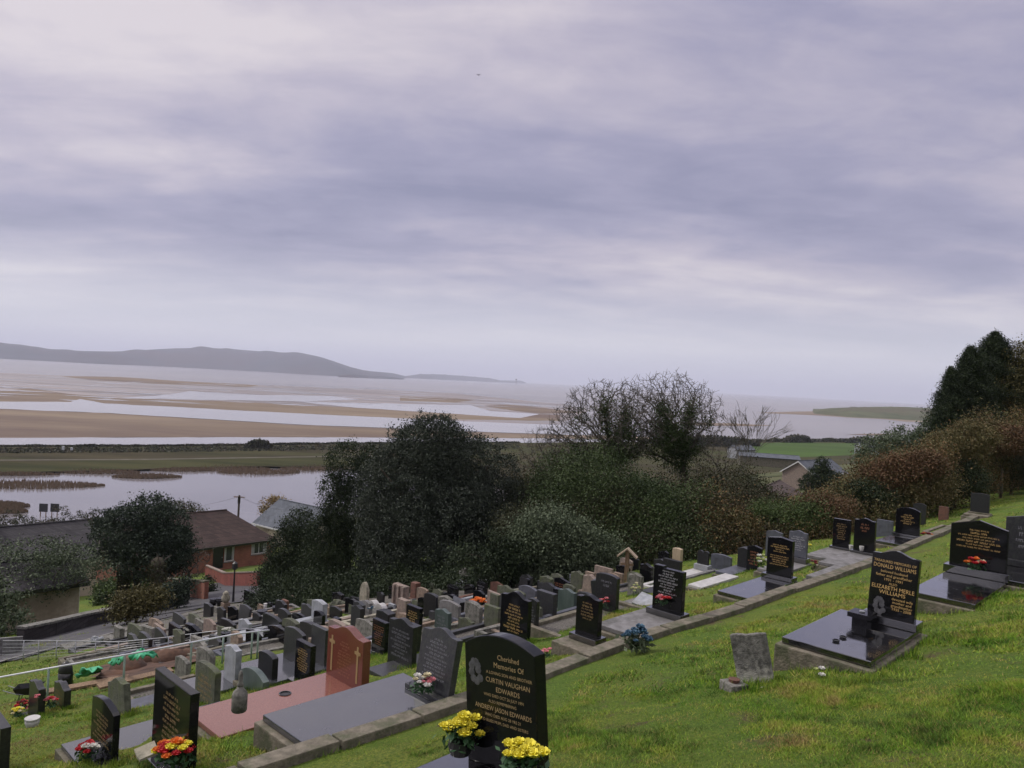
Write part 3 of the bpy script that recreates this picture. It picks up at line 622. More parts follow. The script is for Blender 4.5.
# ---- kerb edging along the graves: separate concrete lengths in a line -------
def kerb_line(s_at, t0, t1, w, h, name='concrete_edging'):
    mb = MB(); t_ = t0
    while t_ < t1:
        ln = .92; s_ = s_at(t_ + ln/2); s2 = s_at(t_+ln); sA = s_at(t_)
        j = random.uniform(-.02, .02); jz = random.uniform(-.012, .012)
        def P(t__, s__, z_): 
            x_ = t__*u2[0]+s__*v2[0]; y_ = t__*u2[1]+s__*v2[1]; return (x_, y_, gz(x_, y_)+z_)
        A = [P(t_+.012, sA+j, -.3), P(t_+ln-.012, s2+j, -.3), P(t_+ln-.012, s2+w+j, -.3), P(t_+.012, sA+w+j, -.3)]
        zz = gz(*[P(t_, sA, 0)[0], P(t_, sA, 0)[1]])
        B = [P(t_+.012, sA+j+.01, h+jz+.02), P(t_+ln-.012, s2+j+.01, h+jz+.02), P(t_+ln-.012, s2+w+j-.02, h+jz-.035), P(t_+.012, sA+w+j-.02, h+jz-.035)]
        mb.add(A+B, [(0,1,2,3),(7,6,5,4),(4,5,1,0),(5,6,2,1),(6,7,3,2),(7,4,0,3)])
        t_ += ln
    o = mb.build(name, 'conc', bevel=.012); o['kind'] = 'structure'; return o
SKX = [1.5, 3.4, 5.4, 7.1, 8.7, 9.9, 10.6, 11.6, 13.4, 15.3, 17, 19, 24, 30]; SKY = [-6.55, -6.45, -6.24, -6.18, -6.24, -6.15, -6.02, -5.92, -5.87, -5.76, -5.72, -5.80, -6.0, -6.35]
def skf(t_): return np.interp(t_, SKX, SKY)
kerb_line(lambda t_: float(skf(t_)), 1.5, 30, .24, .12)
# ================================================================== HOUSES
def wall_with_holes(x0, x1, z0, z1, holes, y, th, mb):
    """a wall in the xz plane at y..y+th with rectangular openings (hx0,hx1,hz0,hz1)"""
    xs = sorted({x0, x1, *[h[0] for h in holes], *[h[1] for h in holes]}); zs = sorted({z0, z1, *[h[2] for h in holes], *[h[3] for h in holes]})
    for a, b in zip(xs[:-1], xs[1:]):
        for c, d in zip(zs[:-1], zs[1:]):
            mx, mz = (a+b)/2, (c+d)/2
            if any(h[0] < mx < h[1] and h[2] < mz < h[3] for h in holes): continue
            mb.box(a, b, y, y+th, c, d)
def roofslab(mb, pts, th=.14):
    """sloping roof face with thickness from 3-4 corner points"""
    n = len(pts); p = [Vector(q) for q in pts]; nn = (p[1]-p[0]).cross(p[2]-p[0]).normalized()
    if nn.z < 0: nn = -nn
    vs = [q for q in p] + [q - nn*th for q in p]
    fs = [tuple(range(n)), tuple(range(2*n-1, n-1, -1))] + [(i, i+n, (i+1) % n+n, (i+1) % n) for i in range(n)]
    mb.add(vs, fs)
def house(name, label, P, rz, w, d, hw, hr, wallm, roofm, openings=(), hip=(0, 0), gable=None, chimney=None, ov=.35, group=None, barge=None, z=None):
    """P: front-right corner (front = local -y wall); local x runs along the long side"""
    c, s_ = math.cos(rz), math.sin(rz)
    o = empty(name, (P[0]-c*w/2 - s_*d/2, P[1]-s_*w/2 + c*d/2, z if z is not None else P[2]), rz)
    tag(o, label, 'house', group)
    X, Y = w/2, d/2
    mb = MB(); front = [q for q in openings if q[0] == 'f']
    wall_with_holes(-X, X, -1.5, hw, [q[2:6] for q in front], -Y, .25, mb)
    mb.box(-X, X, Y-.25, Y, -1.5, hw)
    mb.box(-X, -X+.25, -Y+.25, Y-.25, -1.5, hw)
    endo = [q for q in openings if q[0] == 'e']
    mb.box(X-.25, X, -Y+.25, Y-.25, -1.5, hw)
    for sx, hp in ((-1, hip[0]), (1, hip[1])):
        if hp == 0:
            xa, xb = (-X, -X+.25) if sx < 0 else (X-.25, X)
            mb.add([(xa, -Y, hw), (xa, Y, hw), (xa, 0, hw+hr), (xb, -Y, hw), (xb, Y, hw), (xb, 0, hw+hr)], [(0,1,2),(5,4,3),(0,3,4,1),(1,4,5,2),(2,5,3,0)])
    mb.build('wall', wallm, o)
    rb = MB(); lx, rx = -X-(ov if not hip[0] else ov), X+ov; zl = hw - ov*hr/(Y)
    ra = -X-ov+(hip[0] and hip[0]+ov); rbx = X+ov-(hip[1] and hip[1]+ov)
    up = .16
    roofslab(rb, [(lx, -Y-ov, zl+up), (rx, -Y-ov, zl+up), (rbx, 0, hw+hr+up), (ra, 0, hw+hr+up)])
    roofslab(rb, [(rx, Y+ov, zl+up), (lx, Y+ov, zl+up), (ra, 0, hw+hr+up), (rbx, 0, hw+hr+up)])
    if hip[0]: roofslab(rb, [(lx, Y+ov, zl+up), (lx, -Y-ov, zl+up), (ra, 0, hw+hr+up)])
    if hip[1]: roofslab(rb, [(rx, -Y-ov, zl+up), (rx, Y+ov, zl+up), (rbx, 0, hw+hr+up)])
    ro = rb.build('roof', roofm, o)
    MB().tube([(ra, 0, hw+hr+up+.02), (rbx, 0, hw+hr+up+.02)], .09, 6).build('ridge', roofm, ro)
    MB().box(lx, rx, -Y-ov-.08, -Y-ov-.005, zl-.02, zl+.16).build('fascia', 'blackp' if barge is None else 'upvc', o)
    if barge:
        for sx, xx in ((1, X+ov+.01), (-1, -X-ov-.04)):
            b = MB()
            for sy in (-1, 1):
                b.add([(xx, sy*(Y+ov), zl+.05), (xx, 0, hw+hr+.1), (xx, 0, hw+hr-.14), (xx, sy*(Y+ov), zl-.18), (xx+.03, sy*(Y+ov), zl+.05), (xx+.03, 0, hw+hr+.1), (xx+.03, 0, hw+hr-.14), (xx+.03, sy*(Y+ov), zl-.18)],
                      [(0,1,2,3),(7,6,5,4),(0,4,5,1),(1,5,6,2),(2,6,7,3),(3,7,4,0)])
            b.build('bargeboard', barge, o)
    for q in front:
        _, kind, x0, x1, z0, z1 = q
        if kind == 'window':
            f = MB(); t_ = .06
            f.box(x0+.001, x1-.001, -Y+.06, -Y+.13, z0+.001, z0+t_).box(x0+.001, x1-.001, -Y+.06, -Y+.13, z1-t_, z1-.001)
            n = max(1, round((x1-x0)/.75))
            for i in range(n+1):
                xx = x0 + .001 + (x1-x0-t_-.002)*i/n; f.box(xx, xx+t_, -Y+.065, -Y+.125, z0+t_, z1-t_)
            fo = f.build('window', 'upvc', o)
            MB().box(x0+.02, x1-.02, -Y+.09, -Y+.10, z0+.03, z1-.03).build('pane', 'glass', fo)
            MB().box(x0-.06, x1+.06, -Y-.07, -Y+.055, z0-.09, z0-.002).build('sill', 'kerbst', fo)
            cw = (x1-x0)*.22
            MB().box(x0+.08, x0+cw, -Y+.075, -Y+.085, z0+.08, z1-.1).build('curtain', 'curtain', fo); MB().box(x1-cw, x1-.08, -Y+.075, -Y+.085, z0+.08, z1-.1).build('curtain', 'curtain', fo)
        elif kind == 'door':
            do = MB().box(x0+.03, x1-.03, -Y+.08, -Y+.13, z0, z1-.03).build('door', 'blackp', o)
            MB().box(x1-.16, x1-.10, -Y+.03, -Y+.08, (z0+z1)/2-.05, (z0+z1)/2+.05).build('handle', 'metal', do)
    if chimney:
        cx, cy = chimney
        MB().box(cx-.3, cx+.3, cy-.25, cy+.25, hw+hr*.5, hw+hr+.9).lathe([(.11, 0), (.13, .3)], (cx, cy, hw+hr+.9), 8).build('chimney', 'brick', o)
    return o
uz = UA
def terrain_pt(px, py, Y):
    p = at(px, py, Y); return Vector((p.x, p.y, gz(p.x, p.y)))
b1 = house('bungalow', 'red brick bungalow with a brown tiled hipped roof behind the red garden wall', (-24.0, 79, 0), uz, 15, 8, 2.35, 2.45, 'brick', 'roofb',
      [('f','window',5.2,6.9,.95,2.05), ('f','door',1.2,2.3,0,2.1), ('f','window',2.35,3.4,.6,2.05), ('f','window',-3.4,-1.4,.95,2.05)], hip=(3.2, 3.2), z=-20.1)
# sea-ward neighbours
p = at(30, 560, 46)
b2 = house('bungalow', 'bungalow with a long dark slate roof behind the trees at the left edge', (at(97, 556, 62)[0], 62, 0), uz, 16, 8, 2.3, 2.1, 'cream_render', 'roofs', [('f','window',3,5,.9,2)], chimney=(1.5, 0), z=at(97, 556, 62).z-2.3)
b2b = house('outbuilding', 'cream rendered outbuilding with a dark lean roof beside the road', hit(78, 621), uz, 9, 4, 2.0, .8, 'cream_render', 'roofs', [])
o = MB().tube([(0,0,0),(0,0,2.3)], .045, 8).tube([(0,0,2.3),(-.12,.1,2.42)], .045, 8).build('post', 'wpaint', loc=at(77.5, 622, 48.5)); tag(o, 'slim white upright post by the corner of the cream outbuilding', 'post')
gb = at(278, 528, 105)
b3 = house('gabled_house', 'cream gabled house with a blue grey slate roof behind the dark yew', (at(275, 529, 100)[0], 100, 0), R(92), 11, 8.0, 2.6, 2.7, 'cream_render', 'roofg', [], barge='roofb', z=at(275, 529, 100).z-2.2)
b3.location = (at(304, 530, 106)[0], 106, at(300, 532, 106).z-1.6); b3.rotation_euler.z = R(-36)
# right-hand village houses
b4 = house('gabled_house', 'brick gabled house with a grey slate roof and white bargeboards beyond the brambles', (0, 0, 0), R(20), 13, 7.2, 2.2, 2.3, 'pink', 'roofg', [('f','window',-5,-3.4,1,2)], barge='upvc')
b4.location = at(814, 482, 160); b4.rotation_euler.z = R(40)
b5 = house('bungalow', 'bungalow under a broad ribbed brown roof just beyond the hedge', (0, 0, 0), R(0), 12, 9, 2.3, 2.2, 'brick', 'roofbrown', [], hip=(0, 0))
b5.location = at(770, 515, 112); b5.rotation_euler.z = R(60)
b6 = house('cottage', 'small white cottage left of the bare sapling near the green field', (0,0,0), 0, 10, 6, 2.5, 1.6, 'pale', 'roofg', []); b6.location = at(741, 455, 330); b6.rotation_euler.z = R(25)
b7 = house('farm_shed', 'long low pale roofed shed between the field and the gabled brick house', (0,0,0), 0, 20, 8, 1.8, 1.0, 'conc', 'roofg', []); b7.location = at(768, 462, 270); b7.rotation_euler.z = R(-12); b7['category'] = 'shed'
b8 = house('cottage', 'pale cottage half hidden by the green bush right of the field', (0,0,0), 0, 10, 7, 2.8, 2.2, 'wpaint', 'roofs', []); b8.location = at(885, 464, 260); b8.rotation_euler.z = R(30)
b9 = house('cottage', 'far pale cottage at the right end of the green field', (0,0,0), 0, 11, 7, 2.8, 1.8, 'pale', 'roofg', []); b9.location = at(868, 452, 400); b9.rotation_euler.z = R(10)
for h_ in (b6, b8, b9): h_['category'] = 'cottage'
# garden walls
def pxwall(name, label, pts, h, th, m, cop='conc', below=.6, group=None):
    P = [hit(*p) for p in pts]
    o = empty(name, P[0]); tag(o, label, 'wall', group); a = MB(); b = MB(); O = P[0]
    for p, q in zip(P[:-1], P[1:]):
        d = Vector((q.x-p.x, q.y-p.y, 0)); l = d.length; d /= l; n = Vector((d.y, -d.x, 0))*th/2
        k = max(1, int(l/2))
        for i in range(k):
            A = p.lerp(q, i/k)-O; B = p.lerp(q, (i+1)/k)-O
            for mb, e, z0, z1 in ((a, 1, -below, h), (b, 1.35, h+.003, h+.09)):
                mb.add([A-n*e+Vector((0,0,z0)), B-n*e+Vector((0,0,z0)), B+n*e+Vector((0,0,z0)), A+n*e+Vector((0,0,z0)), A-n*e+Vector((0,0,z1)), B-n*e+Vector((0,0,z1)), B+n*e+Vector((0,0,z1)), A+n*e+Vector((0,0,z1))],
                       [(0,3,2,1),(4,5,6,7),(0,1,5,4),(1,2,6,5),(2,3,7,6),(3,0,4,7)])
    a.build('wall_face', m, o); b.build('coping', cop, o); return o
pxwall('garden_wall', 'low red painted garden wall with pale coping in front of the bungalow', [(206,576),(224,585),(258,586.5)], .95, .22, 'gwall', 'pink')
pxwall('garden_wall', 'brown brick garden wall with coping left of the driveway', [(150,590),(172,592),(206,600)], 1.0, .22, 'brick', 'conc')
pxwall('boundary_wall', 'long dark stone wall with pale coping on the far side of the road', [(20,644),(52,636.5),(84,628),(124,619),(186,605)], .55, .3, 'dwall', 'old')
# ================================================================== TREES
def wpx(r, Y): return r*Y/FPX
def pblobs(bl, Y, squash=1.0):
    r = []
    for b in bl:
        px, py, rx, ry = b[:4]; dy = b[4] if len(b) > 4 else 0
        c = at(px, py, Y+dy); r.append((c.x, c.y, c.z, wpx(rx, Y+dy), wpx(rx, Y+dy)*squash, wpx(ry, Y+dy)))
    return r
def limbs(mb, base, blobs, r0, n=8, seg=6):
    """tapered trunk forking into limbs that reach into the crown"""
    base = Vector(base); cs = [Vector(b[:3]) for b in blobs]; mid = sum(cs, Vector())/len(cs)
    fork = base.lerp(Vector((mid.x, mid.y, mid.z)), .45); fork.z = base.z + (mid.z-base.z)*.5
    mb.tube([base-Vector((0,0,.4)), base.lerp(fork, .5)+Vector((r0*.4, 0, 0)), fork], [r0*1.25, r0*.9, r0*.75], 8)
    for i in range(n):
        b = random.choice(blobs); t_ = Vector((b[0]+random.uniform(-.7,.7)*b[3], b[1]+random.uniform(-.7,.7)*b[4], b[2]+random.uniform(-.3,.8)*b[5]))
        m_ = fork.lerp(t_, .5)+Vector((random.uniform(-.2,.2), random.uniform(-.2,.2), random.uniform(0,.3)))
        mb.tube([fork, m_, t_], [r0*.5, r0*.3, r0*.06], 5)
def tree(name, label, px, py, Y, bl, m, nclump, per, csz, leaf, r0=.2, inner=.25, group=None, cat='tree', nl=8, base=None, aspect=.6, up=.3, tk='bark', squash=1.0):
    b = base or terrain_pt(px, py, Y)
    root = empty(name, b); tag(root, label, cat, group)
    bb = pblobs(bl, Y, squash)
    mb = MB(); limbs(mb, b, bb, r0, nl); t_ = mb.build('trunk', tk, smooth=True); t_.parent = root; t_.matrix_parent_inverse = Matrix.Translation(-Vector(b))
    P, T = crown(bb, nclump, per, csz, inner); P[:, 2] = np.maximum(P[:, 2], zt(P[:, 0], P[:, 1])+.05)
    c_ = leaves('crown', P - np.array(b), leaf, m, root, T, up, aspect)
    return root
tree('holm_oak', 'large dense blue green holm oak with a domed crown in the middle of the view', 440, 592, 31,
     [(432,470,54,52),(408,495,46,52,-1),(472,490,48,52),(440,530,72,58,-1),(490,520,38,50,1),(392,548,34,40),(440,560,78,44,0),(500,560,28,38,1),(378,500,22,45,1),(430,450,36,34)], 'holm', 7600, 36, .25, .038, .35, inner=.32)
tree('yew_tree', 'tall loose dark conifer standing against the left side of the holm oak', 345, 596, 35,
     [(345,468,17,26),(338,500,19,30),(350,520,26,36),(330,546,26,34),(352,560,30,36),(368,470,10,26,1)], 'yew', 2200, 26, .26, .04, .2)
tree('yew_tree', 'low broad dark yew in front of the cream gabled house', 302, 600, 39,
     [(300,528,17,18),(296,552,27,26),(312,570,34,24),(282,575,22,20),(330,580,24,20)], 'yew', 2200, 26, .26, .042, .2)
tree('pine_tree', 'broad dark green pine with a rounded crown above the road', 132, 622, 46,
     [(150,512,22,16),(128,530,28,22),(165,530,24,24),(112,545,20,20),(150,552,36,26),(175,548,18,22),(105,522,10,10)], 'pine', 1700, 26, .36, .065, .28)
tree('spreading_tree', 'spreading grey green tree with a leaning trunk in front of the cream outbuilding', 61, 634, 38,
     [(30,575,44,24),(62,568,30,20),(5,582,30,16),(78,560,24,16),(40,552,26,14),(-20,580,40,40),(95,572,16,14)], 'laurel', 850, 22, .34, .055, .16, tk='bark')
tree('spreading_tree', 'dense grey green tree cut by the left edge above the lawn', -8, 650, 34,
     [(-10,610,26,26),(8,622,18,18),(-30,600,30,40)], 'laurel', 300, 22, .35, .08, .15)
tree('columnar_conifer', 'narrow dark green column shaped conifer beside the driveway', 207, 610, 52, [(207,590,7,14),(208,600,8,12)], 'yew', 160, 26, .2, .06, .12, nl=3)
tree('garden_shrub', 'bright green upright shrub at the end of the red garden wall', 266, 602, 54, [(266,578,8,12),(268,590,9,12)], 'lightgrn', 150, 26, .2, .06, .08, cat='shrub', nl=3)
tree('garden_shrub', 'dark rounded garden shrub on the bank left of the driveway', 160, 596, 55, [(120,586,16,9),(150,584,14,8)], 'grn', 170, 22, .3, .08, .1, cat='shrub', nl=3)
tree('willow_bush', 'orange brown willow bush on the lagoon shore behind the bungalow', 276, 522, 120, [(274,508,12,11),(284,513,9,8)], 'orangebush', 220, 26, .7, .14, .12, cat='bush', up=2)
tree('shore_bush', 'low reddish bare bush by the water right of the pine', 172, 514, 110, [(176,508,18,6),(188,512,16,6)], 'hedgem', 200, 14, .7, .12, .1, cat='bush')
tree('garden_fir', 'small dark spiky fir tree in front of the grey roofed brick house', 822, 500, 92, [(822,466,6,9),(820,476,12,10),(828,480,14,10),(808,484,9,8),(836,486,11,7)], 'yew', 900, 22, .3, .075, .2)
tree('hillside_bush', 'grey green rounded bush on the skyline left of the tall conifer', 896, 490, 56, [(880,450,20,14),(905,440,22,12),(925,446,16,14),(893,462,34,20),(930,430,14,8)], 'laurel', 900, 24, .36, .07, .15, cat='bush')
# tall conifer on the skyline, built of drooping sprays
def conifer(label, px, py, Y, top, w, m, n=2600, group=None):
    b = terrain_pt(px, py, Y); H = at(px, top, Y).z - b.z; root = empty('tall_conifer', b); tag(root, label, 'tree', group)
    MB().tube([(0,0,-.3),(0,0,H*.5),(0,0,H*.97)], [.3,.2,.03], 8).build('trunk', 'bark', root)
    h = rng.random(n)**.8; th = rng.random(n)*6.28; Rm = wpx(w, Y)*np.clip((1-h)**.68, .03, 1)*(.74+.34*np.sin(th*4+h*44)+.16*rng.normal(size=n))
    C = np.stack([Rm*np.cos(th), Rm*np.sin(th), h*H*.96 + .25*rng.random(n)], 1)
    per = 22; k = np.repeat(np.arange(n), per); f = rng.random(len(k))
    P = C[k]*np.stack([1-.55*f, 1-.55*f, np.ones_like(f)], 1) + rng.normal(size=(len(k), 3))*.09; P[:, 2] += -.1 + .35*(1-f)*.6
    leaves('crown', P, .055, m, root, rng.random(n)[k]*.6+rng.random(len(k))*.4, .8, .35)
conifer('smallest dark pointed conifer, lowest and leftmost on the right skyline', 944, 505, 41, 368, 36, 'yew', 3200)
conifer('middle dark pointed conifer of the three on the right skyline', 962, 505, 42, 346, 52, 'yew', 5200)
conifer('tallest dark pointed conifer of the three on the right skyline', 986, 500, 44, 331, 72, 'yew', 7500)
tree('brown_tree', 'brown green broad tree at the right edge in front of the conifers', 1018, 500, 43, [(1016,392,20,24),(1030,368,22,28),(1004,412,16,16),(1024,412,30,26),(1064,380,40,50)], 'autumn', 2800, 22, .36, .05, .22)
# bare, ivy-clad trees
def bare_tree(name, label, px, py, Y, height_px, spread, r0, lean=0, seed=1, ivy=True, levels=6, stems=1, group=None, split=(2, 3), twigm='twig', ivyn=900):
    rs = random.Random(seed); b = terrain_pt(px, py, Y); root = empty(name, b); tag(root, label, 'tree', group)
    H = wpx(height_px, Y); tr = MB(); tw = MB(); path = []
    def grow(p, d, ln, r, lv):
        segs = 3 if lv < 3 else 2; pts = [p]; q = Vector(p); dd = Vector(d)
        for i in range(segs):
            dd = (dd + Vector((rs.gauss(0, .13), rs.gauss(0, .13), rs.gauss(.04, .08)))).normalized(); q = q + dd*ln/segs; pts.append(q.copy())
        rr = [r*(1-.35*i/segs) for i in range(segs+1)]
        (tr if lv < 3 else tw).tube(pts, [max(.0085, q_) for q_ in rr], 6 if lv < 2 else (4 if lv < 3 else 3), cap=False)
        if lv <= 3: path.extend([(pt, rr[i], lv) for i, pt in enumerate(pts)])
        if lv >= levels: return
        for i in range(rs.randint(*split) + (1 if lv >= 3 else 0)):
            j = rs.randint(max(1, segs-1), segs) if lv > 0 else segs
            ax = Vector((rs.gauss(0, 1), rs.gauss(0, 1), rs.gauss(0, .45))).normalized()
            nd = (dd*(1.0) + ax*(spread*(.75+.25*lv/levels))).normalized(); nd.z = nd.z*.75+(.20 if lv < 3 else .08)
            grow(pts[j], nd.normalized(), ln*rs.uniform(.62, .80), rr[j]*rs.uniform(.5, .7), lv+1)
    for s_ in range(stems):
        d0 = Vector((lean + (s_-(stems-1)/2)*.9, rs.uniform(-.2, .2), 1)).normalized()
        grow(Vector((s_*.25-(stems-1)*.12, 0, -.3)), d0, H*.30, r0, 0)
    tr.build('trunk', 'bark', root, smooth=True); tw.build('twigs', twigm, root)
    if ivy:
        P = []
        for pt, r, lv in path:
            if lv > 2 and rs.random() < .8: continue
            if rs.random() < .18*lv: continue
            for _ in range(int(ivyn*r*(1.4 if lv < 2 else 2.2))):
                P.append((pt.x+rs.gauss(0, .17+r), pt.y+rs.gauss(0, .17+r), pt.z+rs.gauss(0, .32)))
        leaves('ivy', np.array(P), .055, 'ivy', root)
    return root
def colon_tree(name, label, px, py, Y, bl, npts, r_tip, seed, ivy=0, step=.16, fork=.5, tk='bark', leafm='ivy', lean=0):
    """bare tree grown towards points filling its crown, branch thickness by the pipe rule"""
    g = np.random.default_rng(seed); b = terrain_pt(px, py, Y); root = empty(name, b); tag(root, label, 'tree')
    B = np.array(pblobs(bl, Y)); B[:, :3] -= np.array(b); w = B[:, 3]*B[:, 4]*B[:, 5]; w /= w.sum()
    idx = g.choice(len(B), npts, p=w); d = g.normal(size=(npts, 3)); d /= np.linalg.norm(d, axis=1)[:, None]; rr = g.random(npts)**.30
    A = B[idx, :3]+d*B[idx, 3:6]*rr[:, None]; cen = B[:, :3].mean(0); zlow = (B[:, 2]-B[:, 5]).min()
    nodes = [np.array([0, 0, -.3])]; par = [-1]; top = zlow+fork*(cen[2]-zlow)
    while nodes[-1][2] < top:
        q = nodes[-1]; f = (q[2]+.3)/(top+.3); nodes.append(q+np.array([lean*step+(cen[0]*.5*f-q[0])*.1+g.normal()*.015, (cen[1]*.5*f-q[1])*.1+g.normal()*.015, step])); par.append(len(nodes)-2)
    Nn = np.array(nodes); par = list(par); alive = np.ones(npts, bool)
    for it in range(90):
        if not alive.any(): break
        Al = A[alive]; D = np.linalg.norm(Al[:, None]-Nn[None], axis=2); near = D.argmin(1); dist = D.min(1); ok = dist < 3.2
        if not ok.any(): break
        new = []; np_ = []
        for k in np.unique(near[ok]):
            v = (Al[(near == k) & ok]-Nn[k]); v /= np.linalg.norm(v, axis=1)[:, None]; m = v.mean(0)+g.normal(size=3)*.18; m[2] += .05; m /= np.linalg.norm(m)+1e-9
            new.append(Nn[k]+m*step); np_.append(int(k))
        Nn = np.vstack([Nn, new]); par += np_
        D2 = np.linalg.norm(A[:, None]-np.array(new)[None], axis=2).min(1); alive &= D2 > step*1.15
    n = len(Nn); acc = np.zeros(n); kids = [[] for _ in range(n)]
    for i in range(1, n): kids[par[i]].append(i)
    for i in range(n-1, -1, -1):
        acc[i] = (r_tip**2.25 if not kids[i] else 0)+sum(acc[k] for k in kids[i])
    R_ = acc**(1/2.25); tr = MB(); tw = MB()
    for i in range(1, n):
        p = par[i]; big = R_[i] > .035
        (tr if big else tw).tube([Nn[p], Nn[i]+(Nn[i]-Nn[p])*.08], [min(R_[p], R_[i]*1.35), R_[i]], 7 if big else 3, cap=False)
    # fine side twigs
    for i in range(n):
        if R_[i] < .02:
            for _ in range(2):
                v = Vector(g.normal(size=3)); v.z += .5; v.normalize(); q = Vector(Nn[i]); tw.tube([q, q+v*step*g.uniform(.8, 2.0)], [r_tip*.9, r_tip*.6], 3, cap=False)
    tr.build('trunk', tk, root, smooth=True); tw.build('twigs', 'twig', root)
    if ivy:
        P = []
        for i in range(n):
            if R_[i] > .024 and vn(Nn[i][0]*3, Nn[i][2]*3+seed, 1.5, seed) > .38: P.append(Nn[i]+g.normal(size=(int(ivy), 3))*(.10+R_[i]*1.1+.12*g.random()))
        leaves('ivy', np.concatenate(P), .04, leafm, root)
    return root
colon_tree('bare_tree', 'bare ivy wrapped tree with a rounded fan of twigs, left of the tall pair', 612, 560, 33, [(598,424,46,44),(570,438,34,34),(625,420,34,44)], 2000, .009, 5, 120, fork=.25)
colon_tree('bare_tree', 'tallest bare tree with thick ivy up its stems, right of the tall pair', 682, 556, 34, [(672,414,44,44),(700,420,26,38),(642,420,28,42)], 2000, .009, 12, 130, fork=.25)
colon_tree('bare_tree', 'small bare twiggy tree between the holm oak and the tall ivy trees', 552, 560, 35, [(548,452,32,28),(530,462,18,18)], 500, .0075, 23, 0)
colon_tree('bare_tree', 'low bare twiggy tree on the right flank of the ivy trees', 722, 548, 36, [(722,462,30,26),(700,470,30,20)], 500, .0075, 31, 0)
bare_tree('sapling', 'slender bare sapling sticking up alone against the sea', 745, 545, 40, 145, .35, .045, 0, 44, ivy=False, levels=5)
colon_tree('bare_tree', 'small leafless tree with pale cut back branches beside the driveway', 187, 622, 47, [(190,560,24,22),(178,568,16,14)], 260, .014, 52, 0, step=.28)
# pollarded trunks wrapped in ivy at the roadside
def pollard(label, px, py, Y, h_px, r, seed):
    rs = random.Random(seed); b = terrain_pt(px, py, Y); root = empty('pollarded_trunk', b); tag(root, label, 'tree stump', 'pollarded trunks along the road'); H = wpx(h_px, Y)
    mb = MB().tube([(0,0,-.3),(.03,0,H*.5),(0,.02,H)], [r*1.15, r, r*.9], 9)
    mb.ell((0,0,H), r*1.15, 8, 5, .15); mb.build('trunk', 'bark', root, smooth=True)
    s = MB()
    for i in range(7):
        a = rs.random()*6.28; e = Vector((math.cos(a), math.sin(a), rs.uniform(.2, 1))).normalized()
        q = Vector((0,0,H)); s.tube([q, q+e*.4, q+e*.7+Vector((rs.gauss(0,.1), rs.gauss(0,.1), .15))], [.05,.035,.02], 5)
    s.build('stubs', 'twig', root)
    n = 1300; z = rng.random(n)*H; th = rng.random(n)*6.28; rr = r*1.05+rng.random(n)*.16
    leaves('ivy', np.stack([rr*np.cos(th), rr*np.sin(th), z], 1), .07, 'hedgem', root)
pollard('ivy covered pollarded trunk, left of the two by the road', 121, 628, 45, 38, .22, 3)
pollard('thicker ivy covered pollarded trunk, right of the two by the road', 154, 632, 44, 42, .34, 4)
# hedge / bramble thicket: countless stems
def pli(x, tab):
    a = np.array(tab, float); return np.interp(x, a[:, 0], a[:, 1])
def thicket(name, front, top, x0, x1, n, m, size, depth, seedcl=1500, jitter=6, up=.4):
    fx = rng.uniform(x0, x1, seedcl); P = []; T = []
    per = n//seedcl
    for x_ in fx:
        f = hit(x_, pli(x_, front)); k = random.random()**.8*depth; dn = Vector((f.x, f.y, 0)).normalized()
        c = f + dn*k; base = gz(c.x, c.y)
        ty = pli(x_, top) + random.gauss(0, 2) + jitter*math.sin(x_*.09)*math.sin(x_*.031+k)
        fy = f + dn*3; zt_ = at(x_, ty, (f+dn*max(3, k)).y).z
        rise = min(1, (k+.35)/2.2); ztop = f.z + (zt_-f.z)*rise; 
        lump = .62+.62*float(vn(c.x, c.y, 1.1, 2)); h = max(.2, (ztop-base)*lump); z = base + h*(random.random()**.45)
        tone = float(fbm(c.x+z*.7, c.y-z*1.3, 1.5, 4, 3)); tone = min(1, max(0, (tone-.5)*3.0+.5)); tone = tone*.8+random.random()*.2
        g = rng.normal(size=(per, 3))*np.array([.26, .26, .2]); P.append(np.array([c.x, c.y, z])+g); T.append(np.clip(tone*.82+rng.random(per)*.18, 0, 1))
    P = np.concatenate(P); T = np.concatenate(T); P[:, 2] = np.maximum(P[:, 2], zt(P[:, 0], P[:, 1])+.02)
    return leaves(name, P, size, m, tintv=T, up=up, kind='stuff')
front = [(470,594),(560,578),(600,570),(640,566),(700,560),(760,549),(820,540),(850,532),(900,524),(935,516),(965,508),(1000,498),(1030,490),(1150,470)]
topb = [(500,520),(560,508),(600,500),(640,502),(700,503),(760,505),(800,503),(830,492),(860,476),(885,462),(905,450),(930,440),(960,425),(1000,418),(1024,412),(1150,390)]
thicket('bramble_thicket', front, topb, 700, 1120, 330000, 'brambles', .038, 7, 9000)
thicket('hedge_thicket', front, topb, 500, 790, 200000, 'hedgem', .034, 5, 5600)
thicket('hedge_thicket', [(500,575),(620,560),(700,552),(780,545)], [(510,478),(540,474),(570,470),(600,478),(640,488),(680,486),(700,478),(730,470),(755,482),(790,503)], 505, 790, 150000, 'hedgem', .036, 5, 4200, 6)
thicket('ivy_thicket', [(520,578),(620,568),(700,560)], [(530,480),(560,460),(590,456),(612,470),(640,484),(680,492),(700,500)], 525, 705, 80000, 'ivy', .036, 5, 1600, 6)
thicket('understorey', [(255,612),(300,606),(350,602),(400,596),(470,590),(540,582)], [(255,585),(300,575),(400,570),(540,560)], 255, 545, 80000, 'yew', .04, 3, 2200, 4)
thicket('shore_scrub', [(-60,560),(60,556),(120,548),(200,540)], [(-60,522),(20,515),(60,512),(100,515),(130,525),(200,528)], -60, 200, 40000, 'hedgem', .13, 10, 1500, 3)
